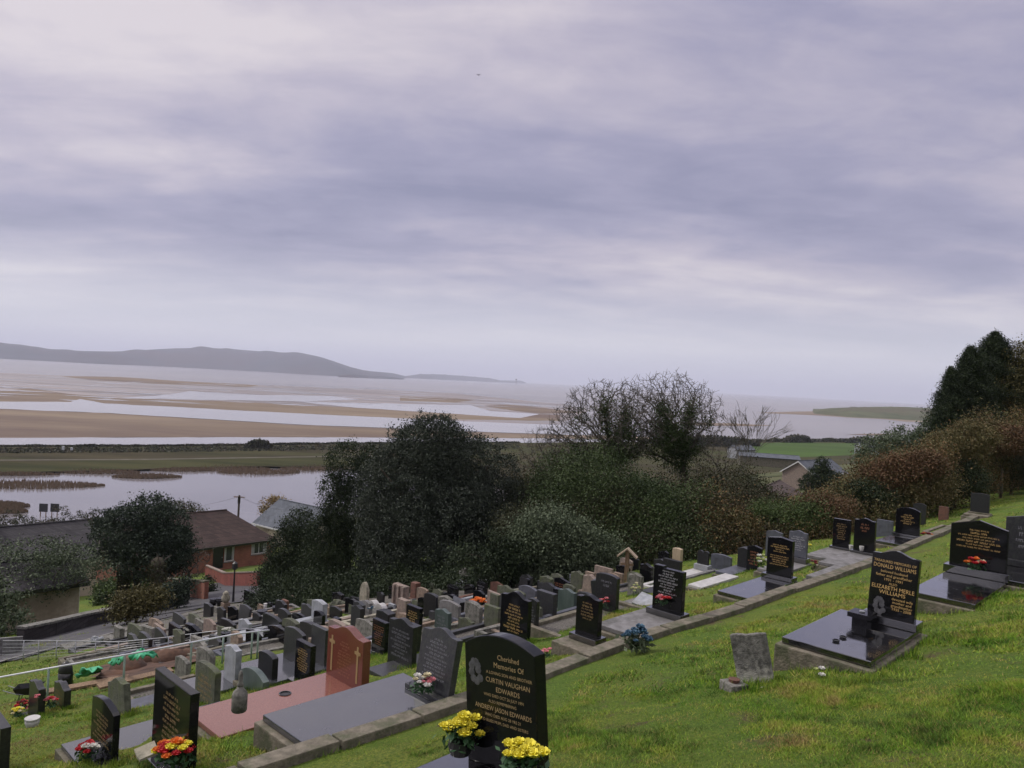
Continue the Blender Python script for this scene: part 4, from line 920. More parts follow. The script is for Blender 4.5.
thicket('garden_scrub', [(100,606),(150,600),(180,596)], [(100,585),(150,582),(185,585)], 96, 172, 12000, 'grn', .09, 3, 500, 3)
# separate bushes standing out of the thickets
def bush(label, px, py, bl, m, ncl, csz, lf, name='bush', inner=.2, up=.3):
    Y = hit(px, py).y + (1.3 if px > 600 else .3); rb = random.Random(px)
    bl = bl + [(b[0]+rb.gauss(0, b[2]*.7), b[1]+rb.uniform(-.9, .3)*b[3], b[2]*rb.uniform(.25, .6), b[3]*rb.uniform(.3, .75)) for b in bl for _ in (0, 1)]; csz *= 1.5
    return tree(name, label, px, py, Y, bl, m, ncl, 26, csz, lf, .06, inner, None, 'bush', 4, up=up)
bush('large grey green laurel bush at the edge of the graves right of the holm oak', 560, 582, [(552,530,30,22),(532,552,28,26),(575,548,30,26),(600,552,20,18),(550,565,34,18)], 'laurel', 2000, .20, .036, 'laurel_bush')
bush('dark straggly shrub growing behind the boundary wall between the trunks', 136, 624, [(136,604,12,10),(122,610,8,8),(150,600,10,9)], 'autumn', 350, .26, .05, 'garden_shrub')
bush('dark shrub at the right end of the boundary wall', 176, 610, [(176,592,9,10),(166,598,8,7)], 'pine', 260, .26, .05, 'garden_shrub')
bush('dark low bush at the foot of the holm oak behind the cross', 500, 592, [(498,566,22,20),(515,560,18,20)], 'yew', 500, .2, .035)
bush('olive brown bush behind the wooden roofed marker', 622, 566, [(620,535,24,20),(640,530,20,16),(604,545,14,14)], 'autumn', 900, .2, .032)
bush('dull green bush behind the shouldered grey headstone', 668, 562, [(668,528,26,22),(690,535,18,18)], 'grn', 900, .2, .03)
bush('reddish brown bramble mound left of the lily headstone', 722, 556, [(722,528,26,18),(742,532,20,16)], 'brambles', 800, .18, .032)
bush('dark green bush behind the blue grey headstone', 790, 545, [(788,520,26,16),(812,516,18,14)], 'grn', 700, .18, .03)
bush('green holly bush in the brambles above the two black headstones', 862, 530, [(866,494,18,11),(850,502,16,10),(880,500,16,10)], 'yew', 800, .2, .034)
bush('rusty red bracken patch high in the brambles', 905, 523, [(905,468,22,9),(885,476,18,8),(925,462,18,8)], 'rustb', 900, .22, .036)
bush('pale golden bracken patch below the dark conifers', 955, 510, [(955,444,24,9),(975,436,20,8),(940,452,14,8)], 'goldb', 900, .22, .036)
bush('dark green bush low in the bank left of the far dark headstone', 950, 512, [(948,486,18,14),(966,480,18,16)], 'yew', 600, .2, .034)
bush('dark bush put in for a dark hollow at the right edge of the bank', 1010, 496, [(1005,464,24,18),(1030,458,24,20)], 'hedgem', 900, .22, .036)  # foliage added to make the dark hollow in the bank
bush('rust brown bracken patch at the right edge of the bank', 1000, 500, [(1000,444,22,9),(1020,438,20,9)], 'rustb', 700, .22, .036)
bush('yellow green bramble clump behind the arched gold lettered headstone', 915, 522, [(912,494,22,14),(935,490,18,14),(895,500,14,10)], 'goldb', 700, .2, .032)
bush('rust orange bramble clump above the concrete slab graves', 835, 538, [(832,508,20,12),(815,514,14,10)], 'rustb', 500, .18, .03)
# poles and lamp
b = terrain_pt(236, 560, 84); o = empty('electricity_pole', b); tag(o, 'dark wooden electricity pole rising above the bungalow roof', 'pole')
Hp = at(236, 495, 84).z-b.z
MB().tube([(0,0,-.3),(0,0,Hp)], [.15,.11], 8).build('pole', 'bark', o); MB().box(-.12,.12,-.1,.1,Hp-.9,Hp-.2).build('transformer', 'blackp', o); MB().box(-.6,.6,-.04,.04,Hp-.25,Hp-.15).build('crossarm', 'wood', o)
T0 = Vector((b.x, b.y, b.z+Hp-.15)); 
def wire(label, a, c, sag, rr=.012, g='wires from the electricity pole'):
    pts = [a.lerp(c, i/12)-Vector((0,0,sag*4*(i/12)*(1-i/12))) for i in range(13)]
    o = MB().tube([p-a for p in pts], rr, 4).build('wire', 'blackp', loc=a); tag(o, label, 'wire', g)
wire('thin wire running left from the electricity pole to the lagoon trees', T0, at(120, 508, 100), .8)
wire('thin wire running right from the electricity pole to the cream gabled house', T0, at(312, 508, 100), .8)
b = hit(233, 603); o = empty('street_lamp', b); tag(o, 'thin black street lamp beside the driveway', 'street lamp'); Hl = at(233, 566, b.y).z-b.z
MB().tube([(0,0,0),(0,0,.4),(0,0,Hl*.92)], [.07,.05,.035], 8).build('post', 'black_metal', o); MB().lathe([(.04,0),(.14,.08),(.12,.3),(.03,.38)], (0,0,Hl*.9), 8).build('lamp_head', 'black_metal', o)
# notice boards in the marsh
for i, (x_, lab) in enumerate(((43, 'dark square board on posts in the flooded marsh, the left of two'), (54.3, 'dark square board on posts in the flooded marsh, the right of two'))):
    p = onz(x_, 517, SEA+.3); k = p.y/FPX; o = empty('marsh_board', p); tag(o, lab, 'sign board', 'square boards standing in the lagoon')
    MB().box(-4.1*k, 4.1*k, -.1, .1, 5.2*k, 13.4*k).build('board', 'black_metal', o); MB().box(-3*k, -2.4*k, -.08, .08, -.5, 5.2*k).build('post', 'wood', o); MB().box(2.4*k, 3*k, -.08, .08, -.5, 5.2*k).build('post', 'wood', o)
for x_, h_, lab in ((63, 4.5, 'short white post on the sea bank, the taller of two'), (71.5, 3.0, 'short white post on the sea bank, the shorter of two')):
    p = onz(x_, 451, LZ); k = p.y/FPX; o = MB().box(-.9*k, .9*k, -.3, .3, 0, h_*k).box(-1.1*k, 1.1*k, -.35, .35, h_*k, h_*k+.12).build('bank_post', 'wpaint', loc=p); tag(o, lab, 'post', 'white posts on the sea bank')
# a bird in the air
p = at(478.5, 75, 60); o = MB().ell((0,0,0), (.09,.19,.07), 8, 5).ell((0,.2,.02), .05, 6, 4).add([(0,-.08,.02),(.42,-.14,.12),(.22,.08,.06),(0,.1,.02),(-.42,-.14,.12),(-.22,.08,.06),(0,-.25,.01),(.05,-.34,.01),(-.05,-.34,.01)], [(0,1,2,3),(0,3,5,4),(6,7,8)]).build('bird', 'blackp', loc=p); o.scale = (.45,)*3; tag(o, 'tiny dark bird flying high over the bay', 'bird')
# ================================================================== GRAVES
RZ = UA - math.pi/2                      # headstones: local x = uphill (v), local y = along the row (u)
def profile(style, W, H, rise):
    x = W/2; P = [(-x, -.35), (-x, H)]
    if style == 'ogee':
        sh = .10*W
        P += [(-x+sh, H+.004)]
        n = 12
        for i in range(1, n): c = i/n; P.append((-x+sh+(W-2*sh)*c, H+rise*(.5-.5*math.cos(2*math.pi*c))))
        P += [(x-sh, H+.004)]
    elif style == 'peon':
        n = 14
        for i in range(1, n): c = i/n; P.append((-x+W*c, H+rise*(math.sin(math.pi*c)**.6*.55+.45*(1-abs(2*c-1)))))
    elif style == 'arch':
        n = 14
        for i in range(1, n): c = i/n; P.append((-x+W*c, H+rise*(1-(2*c-1)**2)))
    elif style == 'round':
        n = 14
        for i in range(1, n): a = math.pi*(1-i/n); P.append((x*math.cos(a), H+rise*math.sin(a)))
    elif style == 'gable': P += [(0, H+rise)]
    elif style == 'lancet':
        n = 6
        for i in range(1, n): c = i/n; P.append((-x+x*c, H+rise*math.sin(c*math.pi/2)**.9))
        P += [(0, H+rise*1.03)]
        for i in range(1, n): c = 1-i/n; P.append((x-x*c, H+rise*math.sin(c*math.pi/2)**.9))
    elif style == 'shoulder':
        P += [(-x*.72, H), (-x*.72, H+.02)]
        n = 10
        for i in range(0, n+1): a = math.pi*(1-i/n); P.append((x*.72*math.cos(a), H+.02+rise*math.sin(a)))
        P += [(x*.72, H)]
    elif style == 'step':
        P += [(-x*.35, H), (-x*.35, H-rise), (x, H-rise)]
        return P + [(x, -.35)]
    elif style == 'heart':
        n = 16
        for i in range(1, n): c = i/n; P.append((-x+W*c, H+rise*abs(math.sin(2*math.pi*c))**.7*(1 if 0 < c < 1 else 0)-(.02 if abs(c-.5) < .04 else 0)))
    elif style == 'broken':
        P += [(-x*.6, H+.006), (-x*.1, H-.006), (x*.5, H+.004)]
    P += [(x, H), (x, -.35)]
    return P
def letters(W, H, rows, colr, y=-.003, seed=0, x0=-.40, x1=.40, z0=.25, z1=.86):
    """rows of small cut letters, too far off to read: groups of short strokes"""
    rs = random.Random(seed); mb = MB(); n = len(rows) if isinstance(rows, (list, tuple)) else rows
    rw = rows if isinstance(rows, (list, tuple)) else [rs.uniform(.45, 1) for _ in range(n)]
    for i, f in enumerate(rw):
        z = H*(z1-(z1-z0)*(i+.5)/n); h = H*(z1-z0)/n*.52*(1.15 if i % 3 == 1 else .9); span = W*(x1-x0)*f; xx = W*(x0+x1)/2-span/2; end = xx+span
        while xx < end:
            for _ in range(rs.randint(3, 8)):
                if xx > end: break
                w = h*rs.uniform(.30, .62); k = rs.random()
                if k < .35: mb.add([(xx, y, z-h/2), (xx+w*.32, y, z-h/2), (xx+w*.32, y, z+h/2), (xx, y, z+h/2)], [(0,1,2,3)]); mb.add([(xx+w*.34, y, z+h*.2), (xx+w*.85, y, z+h*.2), (xx+w*.85, y, z+h*.45), (xx+w*.34, y, z+h*.45)], [(0,1,2,3)])
                elif k < .7: mb.add([(xx, y, z-h/2), (xx+w*.85, y, z-h/2), (xx+w*.85, y, z-h*.24), (xx, y, z-h*.24)], [(0,1,2,3)]); mb.add([(xx, y, z-h*.22), (xx+w*.3, y, z-h*.22), (xx+w*.3, y, z+h/2), (xx, y, z+h/2)], [(0,1,2,3)])
                else: mb.add([(xx, y, z-h*.5), (xx+w*.3, y, z-h*.5), (xx+w*.8, y, z+h*.5), (xx+w*.5, y, z+h*.5)], [(0,1,2,3)])
                xx += w*1.15
            xx += h*.55
    return mb
def textmb(lines, W, align='CENTER'):
    """lines: (text, x, z, height) -> MB of flat letters on the face"""
    mb = MB()
    for txt, x, z, h, *al in lines:
        cu = bpy.data.curves.new('t', 'FONT'); cu.body = txt; cu.size = h*1.38; cu.align_x = al[0] if al else 'CENTER'; cu.resolution_u = 2
        cu.space_character = 1.02
        to = bpy.data.objects.new('t', cu); col.objects.link(to); dg = bpy.context.evaluated_depsgraph_get(); dg.update()
        me = bpy.data.meshes.new_from_object(to.evaluated_get(dg)); n = len(mb.v)
        wd = max([v.co.x for v in me.vertices] or [0])-min([v.co.x for v in me.vertices] or [0]); sx = min(1, W*.9/max(wd, 1e-6)) if not al else 1
        mb.add([(x+v.co.x*sx, -.003, z+v.co.y) for v in me.vertices], [tuple(p.vertices) for p in me.polygons])
        bpy.data.objects.remove(to); bpy.data.curves.remove(cu); bpy.data.meshes.remove(me)
    return mb
GN = 0
BASES = []; FEET = []; rf0 = random.Random(3)
def brighten_tops(o, m):
    """brighter, glossier material on up-facing faces, imitating sky-lit stone tops"""
    if m not in ('black', 'blackm', 'char', 'slate', 'green'): return
    o.data.materials.append(MT['blackled' if m == 'black' else 'brighttop'])
    for p in o.data.polygons:
        if p.normal.z > .6: p.material_index = 1  # top faces swapped to the brighter copy to look lit by the sky
def solve(xl, yb, xr, yt, off):
    """front-left foot pixel on the hillside -> position, width, height"""
    p = hit(xl, yb, off); W = 1.0; lo, hi = .05, 4
    vv = Vector((v2[0], v2[1], 0))
    for _ in range(40):
        W = (lo+hi)/2
        if proj(p+vv*W)[0] < xr: lo = W
        else: hi = W
    lo, hi = .02, 5
    for _ in range(40):
        H = (lo+hi)/2
        if proj(p+Vector((0,0,H)))[1] > yt: lo = H
        else: hi = H
    return p, W, H
STAT = []
def grave(label, xl, yb, xr, yt, style='flat', m='black', T=.09, rise=None, rows=0, ink='goldd', plinth=0, ledger=0, lm=None, found=False, kerb=0, km='conc', fill='gravel',
          lean=(0, 0), lines=None, extra=None, pm=None, bev=.006, cat='headstone', rot=0, lw=None, group=None, slabt=.07, zup=None, etch=None, x01=None, zz=None, foot=None):
    global GN; GN += 1
    W = .7
    for _ in range(4):
        if ledger or found: off = .27*W*.95 + .03 + plinth + slabt*.5
        elif kerb: off = plinth + .10
        else: off = plinth + .0
        if zup is not None: off = zup
        p, W, H = solve(xl, yb, xr, yt, off)
    if rise is None: rise = {'flat': 0, 'ogee': .11*W, 'peon': .10*W, 'arch': .14*W, 'round': .35*W, 'gable': .12*W, 'lancet': .75*W, 'shoulder': .45*W, 'step': .04, 'heart': .12*W, 'broken': .02}[style]
    BASES.append(((xl+xr)/2, yb)); STAT.append((label[:30], round(p.y, 1), round(W, 2), round(H, 2)))
    loc = p + Vector((v2[0], v2[1], 0))*W/2
    rz = RZ + R(rot)
    multi = bool(ledger or kerb or found)
    tilt = Matrix.Rotation(R(-lean[0]), 4, 'Y') @ Matrix.Rotation(R(-lean[1]), 4, 'X')
    st = MB().prism(profile(style, W, H, rise), 0, T)
    if plinth: st.v = [(x, y, max(z, -.004)) for x, y, z in st.v]
    if multi:
        root = empty('grave', loc, rz); s = st.build('headstone', m, root, bevel=bev); s.matrix_local = tilt; brighten_tops(s, m)
    else:
        s = st.build('headstone', m, None, bevel=bev); s.matrix_world = Matrix.Translation(loc) @ Matrix.Rotation(rz, 4, 'Z') @ tilt; root = s; brighten_tops(s, m)
    tag(root, label, 'grave' if multi else cat, group)
    base_par = root if multi else s
    if plinth:
        e = .055 if W > .5 else .04; e2 = .30 if label.startswith('big black arched') else 0
        MB().box(-W/2-e-e2*.4, W/2+e, -.09-e2, T+.07, -plinth-(0 if (ledger or found) else .45), -.004).build('plinth', {'black': 'blackled'}.get(pm or m, pm or m), base_par, bevel=bev)
    ink_par = s
    if rows: letters(W, H, rows, ink, seed=GN, **(x01 or {})).build('lettering', ink, ink_par)
    if lines: kx = .84 if label.startswith('big black') else 1; textmb([(t_, x*W, z*H, h*H*kx, *r) for t_, x, z, h, *r in lines], W*(.88 if kx < 1 else 1)).build('lettering', ink, ink_par)
    if etch:
        cx, cz, rr = etch; e2 = MB(); 
        for i in range(9):
            a = i*.7; e2.ell((cx*W+rr*W*math.cos(a)*(.4+.06*i)*.8, -.001, cz*H+rr*H*math.sin(a)*(.4+.06*i)), (rr*W*.38, .0016, rr*H*.30), 8, 4)
        e2.build('engraving', 'etch', s)
    lwid = lw or W+.16
    lx0, lx1 = -lwid/2, lwid/2
    if foot:
        zp = loc.z - plinth - .004; q = []
        for fx, fy in foot:
            w_ = onz(fx, fy, zp) - loc; q.append((w_.x*math.cos(rz)+w_.y*math.sin(rz), -w_.x*math.sin(rz)+w_.y*math.cos(rz)))
        ledger = -(q[0][1]+q[1][1])/2; lx0, lx1 = min(q[0][0], -W/2-.03), max(q[1][0], W/2+.03); print('FOOT', label[:20], round(ledger, 2), round(lx0, 2), round(lx1, 2), round(W, 2))
    if p.y < 19:
        for i in range(60):
            f_ = rf0.random(); q_ = rf0.choice([(-W/2+W*f_, -ledger-.10 if not plinth or ledger else -.13), (lx0-.08, -ledger*f_), (lx1+.08, -ledger*f_)] if ledger else [(-W/2+W*f_, -.03-(.08 if plinth else 0)), (W/2+.05+(.04 if plinth else 0), T*f_)]); FEET.append((loc.x+q_[0]*math.cos(rz)-q_[1]*math.sin(rz), loc.y+q_[0]*math.sin(rz)+q_[1]*math.cos(rz)))
    if ledger:
        MB().box(lx0, lx1, -ledger, T+.09, -plinth-slabt, -plinth-.004).build('ledger', {'black': 'blackled'}.get(lm or m, lm or m), root, bevel=.008)
    if found or ledger:
        mb = MB().box(lx0-.05, lx1+.05, -(ledger or .3)-.07, T+.16, -plinth-slabt-.75, -plinth-(slabt if (ledger or foot) else 0)-.006); mb.build('foundation', 'conc', root, bevel=.015)
    if kerb:
        kw = .10; x0 = -lwid/2; x1 = lwid/2; z0 = -.8; z1 = .02-plinth
        MB().box(x0, x0+kw, -kerb, -.0, z0, z1).build('kerb', km, root, bevel=.01)
        MB().box(x1-kw, x1, -kerb, -.0, z0, z1).build('kerb', km, root, bevel=.01)
        MB().box(x0+kw+.003, x1-kw-.003, -kerb, -kerb+kw, z0, z1-.003).build('kerb', km, root, bevel=.01)
        MB().box(x0+kw+.003, x1-kw-.003, -kerb+kw+.003, -.003, z0, z1-.06).build('infill', fill, root)
    if extra: extra(root, W, H)
    return root, W, H
def crossetch(root, W, H):
    s = [c for c in root.children if c.name.startswith('headstone')][0]
    for sx in (-1, 1):
        mb = MB(); x = sx*W*.36
        mb.box(x-.018, x+.018, -.004, -.0005, H*.12, H*.86).box(x-.065, x+.065, -.0045, -.0008, H*.70, H*.76)
        mb.ell((x, -.002, H*.73), (.04, .003, .04), 8, 4); mb.build('carved_cross', 'goldd', s)
# ---------------------------------------------------------------- foreground, right of the kerb
NEAR, _, _ = grave('big black arched headstone with gold lettering between two baskets of yellow roses', 468, 752, 539, 638, 'arch', 'black', T=.11, rise=.085, plinth=.14, lean=(7.0, 0), ink='gold2', bev=.008, zup=.36,
      lines=[('Cherished', .14, .905, .052), ('Memories Of', .14, .835, .055), ('A LOVING SON AND BROTHER', .14, .775, .032), ('CURTIN VAUGHAN', .12, .705, .05), ('EDWARDS', .12, .635, .05), ('WHO DIED OCT 26 JULY 1991', .06, .585, .03),
             ('ALSO REMEMBERING', .04, .535, .03), ('ANDREW JASON EDWARDS', .04, .470, .048), ('WHO DIED AUG 28 YRS 21', .04, .42, .03), ('GOD BLESS MUM, DAD AND SISTERS', .04, .372, .03)], etch=(-.34, .78, .12))
WILL, _, _ = grave('leaning black headstone and polished slab on concrete, uphill of the weathered grey stone', 867, 611, 914, 552, 'ogee', 'black', T=.08, plinth=.09, ledger=1.72, lean=(-1, 4), ink='gold', lw=None,
      lines=[('TREASURED MEMORIES OF', 0, .865, .042), ('DONALD WILLIAMS', 0, .775, .066), ('beloved husband', 0, .70, .044), ('father and grandfather', 0, .635, .044), ('1931 - 1991', 0, .57, .044), ('ALSO', 0, .51, .038), ('ELIZABETH MERLE', 0, .425, .068), ('WILLIAMS', 0, .345, .066),
             ('devoted wife', .22, .275, .044), ('mother and', .22, .22, .044), ('grandmother', .22, .165, .044), ('1935 - 2008', .22, .11, .044)], etch=(-.25, .16, .16), foot=((781,637),(872,661)), zup=.37)
def narrowfoot(root, W, H): pass
WIDE, _, _ = grave('wide black gable topped grave with orange flowers on its polished slab', 949, 563, 1006, 523, 'gable', 'black', T=.08, plinth=.12, ledger=1.55, lw=1.02, rise=.10, rows=[.4,.35,.9,.7,.95,.55,.95], ink='gold', x01=dict(z0=.45, z1=.95), foot=((922,595),(971,602)), zup=.43)
grave('dull black headstone cut by the right edge with yellow and purple flowers before it', 1004, 557, 1052, 517, 'gable', 'char', T=.08, plinth=.10, ledger=1.3, lm='black', rows=4, ink='silverd')
# weathered stone facing the camera
root, W, H = grave('weathered lichen grey stone leaning left on the grass, alone below the black slab grave', 742, 686, 772, 632, 'broken', 'oldfoot', T=.075, lean=(14, 3), rot=14, bev=.012)
root.scale.x = 1.12
# ---------------------------------------------------------------- row just below the kerb
grave('red granite headstone with gold crosses on a long pink slab, left of the grey slab', 326, 673, 361, 626, 'ogee', 'red', T=.12, rise=.09, ledger=2.45, lm='redled', rows=[.35,.5,.3,.6,.7,.7,.6,.7,.5,.7,.6], ink='redtext', extra=crossetch, lw=1.02, x01=dict(x0=-.26, x1=.26, z0=.12, z1=.85), foot=((192,713),(214,735)))
GREY, _, _ = grave('dark grey headstone leaning back with white lettering, behind the long grey slab', 414, 682, 448, 628, 'ogee', 'char', T=.09, plinth=.06, ledger=2.35, lm='ledger_grey', lean=(0, 9), rows=[.3,.6,.5,.8,.5,.8,.8,.6,.8,.7,.8], ink='silverd', lw=.80, x01=dict(z0=.2, z1=.92), foot=((265,714),(290,736)))
TALL, _, _ = grave('tall flat topped black headstone with gold text left of the pink slab', 151, 750, 186, 668, 'flat', 'black', T=.09, plinth=.10, rows=[.5,.7,.6,.7,.5,.7,.6,.7,.7], ink='goldd', x01=dict(x0=-.3, x1=.34), zup=.16)
CURV, _, _ = grave('small curved top black headstone with a red and white posy at its foot', 90, 744, 111, 696, 'peon', 'black', T=.07, plinth=.10, rows=7, ink='goldd', zup=.16)
grave('black headstone cut off by the left edge of the picture', -26, 763, -3, 696, 'flat', 'blackm', T=.10)
grave('small black headstone between the wheelbarrow and the yellow and red flowers', 28, 712, 37, 680, 'ogee', 'blackm', T=.10, plinth=.05)
grave('small black headstone in front of the black sack, with faded red flowers', 53, 708, 63, 681, 'ogee', 'blackm', T=.10, rows=4, ink='goldd')
grave('old green grey stone leaning left behind the small curved black headstone', 109, 716, 125, 678, 'ogee', 'moss', T=.09, lean=(14, 0))
# stones right of and behind the big black slab, between it and the red grave
grave('mossy dark headstone with gold traces at the left end of the pink slab', 194, 704, 213, 662, 'round', 'moss', T=.09, rise=.05, rows=5, ink='goldd')
grave('round topped grey stone behind the mossy dark headstone', 195, 676, 209, 649, 'round', 'old', T=.09, rise=.08, kerb=1.2, km='conc')
grave('pale grey mottled narrow headstone with a flared foot', 223, 684, 234, 645, 'ogee', 'pale', T=.10, plinth=.05)
grave('plain grey upright stone at the end of the dug earth', 174, 680, 185, 657, 'round', 'old', T=.08, rise=.05)
grave('wide low grey green stone with a curved top behind the stone bottle', 240, 690, 262, 669, 'arch', 'green', T=.10)
grave('dark rounded headstone between the pale mottled stone and the gold lettered one', 257, 683, 271, 652, 'round', 'blackm', T=.10, rise=.05)
grave('charcoal curved headstone standing at a grey slab, left of the red headstone', 283, 657, 301, 627, 'peon', 'char', T=.07, plinth=.0, ledger=1.7, lm='ledger_grey')
grave('narrow black headstone full of gold lettering just left of the red headstone', 294, 677, 309, 639, 'flat', 'black', T=.09, plinth=.06, rows=10, ink='gold')
grave('plain charcoal headstone close behind the red headstone', 310, 659, 324, 624, 'flat', 'char', T=.08, ledger=1.2, lm='ledger_grey')
grave('black headstone with orange gold text right behind the red headstone', 371, 650, 384, 618, 'flat', 'black', T=.09, rows=9, ink='redtext', plinth=.05)
grave('broad black curved headstone between the red and the leaning grey headstones', 387, 664, 411, 618, 'ogee', 'blackm', T=.09, rows=8, ink='silverd', plinth=.04)
grave('black headstone peeping out behind the broad black curved one', 407, 655, 416, 623, 'flat', 'blackm', T=.09)
grave('small dark block stone on the kerbs above the black and gold headstone', 375, 634, 387, 610, 'gable', 'blackm', T=.2, rise=.03)
grave('black headstone with dense gold text beside the tan block stone', 405, 634, 418, 604, 'flat', 'black', T=.09, rows=8, ink='gold', kerb=1.5, km='white')
grave('tan sandstone block headstone left of the gold lettered black one', 396, 619, 405, 598, 'flat', 'pink', T=.14, kerb=1.4, km='pink')
grave('dark green grey headstone behind the leaning white lettered one', 434, 633, 447, 609, 'ogee', 'green', T=.09, rows=4, ink='silverd', plinth=.04)
grave('dark green grey plain headstone left of the ornate black and gold one', 483, 630, 497, 604, 'flat', 'moss', T=.09)
grave('waved top black headstone with dense gold text behind the big arched one', 499, 640, 526, 593, 'ogee', 'black', T=.09, rise=.09, rows=9, ink='gold', plinth=.05)
grave('black headstone with small white text, to the right and behind the waved top one', 525, 634, 535, 599, 'arch', 'blackm', T=.08, rows=8, ink='silverd')
grave('dark low headstone left of and behind the waved top black one', 489, 614, 497, 593, 'flat', 'moss', T=.08)
grave('black gold lettered headstone on a plinth at the corner of a gravel plot', 575, 631, 597, 595, 'ogee', 'black', T=.10, plinth=.09, ledger=.0, found=True, rows=6, ink='goldd', x01=dict(x0=-.28, x1=.28, z0=.4, z1=.9))
grave('grey green polished headstone left of the black one on the gravel kerb', 557, 613, 573, 589, 'ogee', 'green', T=.09)
grave('black rounded headstone in a grey surround with red flowers at its foot', 594, 611, 615, 574, 'round', 'blackm', T=.10, rise=.05, rows=[.6,.3], ink='silverd', plinth=.07, pm='concg', x01=dict(z0=.72, z1=.92))
WHIT, _, _ = grave('black headstone with white lettering and red flowers at a grey concrete slab', 652, 606, 681, 564, 'step', 'black', T=.10, plinth=.10, ledger=2.1, lm='concg', rows=[.5,.45,.8,.6,.8,.6,.7,.3,.8,.5], ink='silver', rise=.03, x01=dict(z0=.3, z1=.93), foot=((599,622),(622,634)))
grave('black gold lettered headstone with white lilies and a long polished slab', 766, 572, 791, 537, 'gable', 'black', T=.10, plinth=.08, ledger=2.5, rise=.04, rows=[.7,.9,.4,.6,.0,.9,.9,.7,.6,.9], ink='gold', foot=((716,591),(751,598)))
# ---------------------------------------------------------------- further graves along the row, right
grave('grey headstone just behind the black gold lettered one with lilies', 765, 556, 781, 531, 'gable', 'slate', T=.08)
grave('blue grey headstone with white lettering and pink and yellow flowers', 788, 555, 806, 531, 'ogee', 'slate', T=.08, rows=7, ink='silver', plinth=.12, ledger=1.4, lm='concg', pm='black')
grave('black gable topped headstone with red brown text left of the white lilies', 746, 570, 760, 546, 'gable', 'black', T=.09, rows=5, ink='redtext', plinth=.05)
grave('dark sloping headstone behind the red brown lettered one', 737, 566, 748, 548, 'gable', 'blackm', T=.3, ledger=.9, lm='slate')
grave('wide dark slate headstone with a sagging right shoulder', 710, 571, 730, 554, 'arch', 'slate', T=.09, rise=.04)
grave('ornate dark heart shaped memorial on a pale base', 697, 563, 708, 551, 'heart', 'blackm', T=.06, plinth=.14, pm='pale', ledger=1.2, lm='white')
grave('black flat topped headstone with gold text, left of the two by the concrete slab', 832, 545, 849, 518, 'flat', 'black', T=.09, rows=8, ink='goldd', plinth=.06, ledger=1.5, lm='concg')
grave('black headstone with two small white vases, right of the two by the concrete slab', 853, 549, 874, 519, 'ogee', 'black', T=.09, rows=[.4,.5,.3], ink='redtext', plinth=.06, ledger=1.8, lm='concg', x01=dict(z0=.6, z1=.92))
grave('plain grey back of a headstone between two black ones by the brambles', 876, 537, 892, 519, 'flat', 'slate', T=.09)
grave('black arched headstone with small polished black slab by the brambles', 895, 532, 919, 509, 'arch', 'black', T=.08, rows=[.4,.7,.4,.7,.4], ink='gold', plinth=.05, ledger=1.8, x01=dict(z0=.4, z1=.85), foot=((877,540),(898,544.5)))
grave('black headstone partly behind the arched gold lettered one by the brambles', 912, 526, 925, 504, 'arch', 'blackm', T=.08)
grave('small brown black headstone half sunk among the brambles', 938, 521, 948, 506, 'flat', 'rust', T=.08)
grave('dark headstone with white flowers on a pale plinth, far up by the brambles', 970, 511, 989, 493, 'gable', 'blackm', T=.08, rise=.03, plinth=.04, pm='conc', ledger=.5, lm='conc')
# ---------------------------------------------------------------- middle distance graves
grave('dark headstone right behind the white lettered black one', 662, 577, 679, 558, 'flat', 'blackm', T=.12)
grave('grey shouldered round headed stone standing alone against the dark hedge', 647, 561, 655, 543, 'shoulder', 'slate', T=.08)
grave('pale weathered fluted stone with a small wreath leaning on it', 627, 597, 640, 574, 'ogee', 'old', T=.10)
grave('dark headstone behind the wooden roofed marker', 629, 571, 638, 558, 'gable', 'blackm', T=.08)
grave('pinkish brown flat headstone behind the black rounded one', 594, 579, 611, 565, 'flat', 'pink', T=.08, kerb=1.2, km='brown')
grave('brown headstone left of the black rounded one with the grey surround', 584, 589, 593, 571, 'flat', 'brown', T=.08)
grave('dark gable headstone with red brown text behind the grey green polished one', 550, 593, 568, 578, 'gable', 'black', T=.08, rows=4, ink='redtext', plinth=.04)
grave('dark headstone close to the hedge, behind the dark gable one', 542, 576, 554, 561, 'gable', 'blackm', T=.08)
grave('dark headstone with a gold sheen near the hedge, right of the dark one', 558, 581, 568, 567, 'arch', 'moss', T=.08, rows=4, ink='goldd')
grave('small pale square stone near the hedge', 569, 583, 574, 574, 'flat', 'pale', T=.08)
grave('low dark headstone at the hedge behind the pinkish brown one', 577, 576, 589, 567, 'gable', 'blackm', T=.08)
grave('tall narrow black headstone behind the grey green polished one', 552, 609, 557, 588, 'flat', 'black', T=.12)
grave('wide blue grey headstone with a curved top and dark kerbs', 518, 598, 535, 586, 'arch', 'slate', T=.09, rise=.06, kerb=1.6, km='slate')
grave('brown green gable headstone near the hedge, right of the rust red one', 533, 585, 545, 573, 'gable', 'old', T=.08, rows=5, ink='silverd')
grave('rust red square headstone at the edge of the trees', 511, 582, 523, 570, 'flat', 'rust', T=.08)
grave('small black headstone below the rust red square one', 504, 591, 510, 578, 'ogee', 'black', T=.10)
grave('low rust red stone left of the small black headstone', 490, 591, 501, 582, 'gable', 'rust', T=.08, kerb=1.2, km='rust')
grave('cream pointed arch stone at the edge of the trees', 487, 581, 494, 572, 'lancet', 'cream', T=.10, rise=.28)
grave('small black headstone left of the cream pointed arch stone', 476, 598, 484, 581, 'flat', 'black', T=.12, rows=4, ink='silverd')
grave('pale grey stone just behind the small black one by the pointed arch', 479, 588, 487, 578, 'flat', 'pale', T=.08)
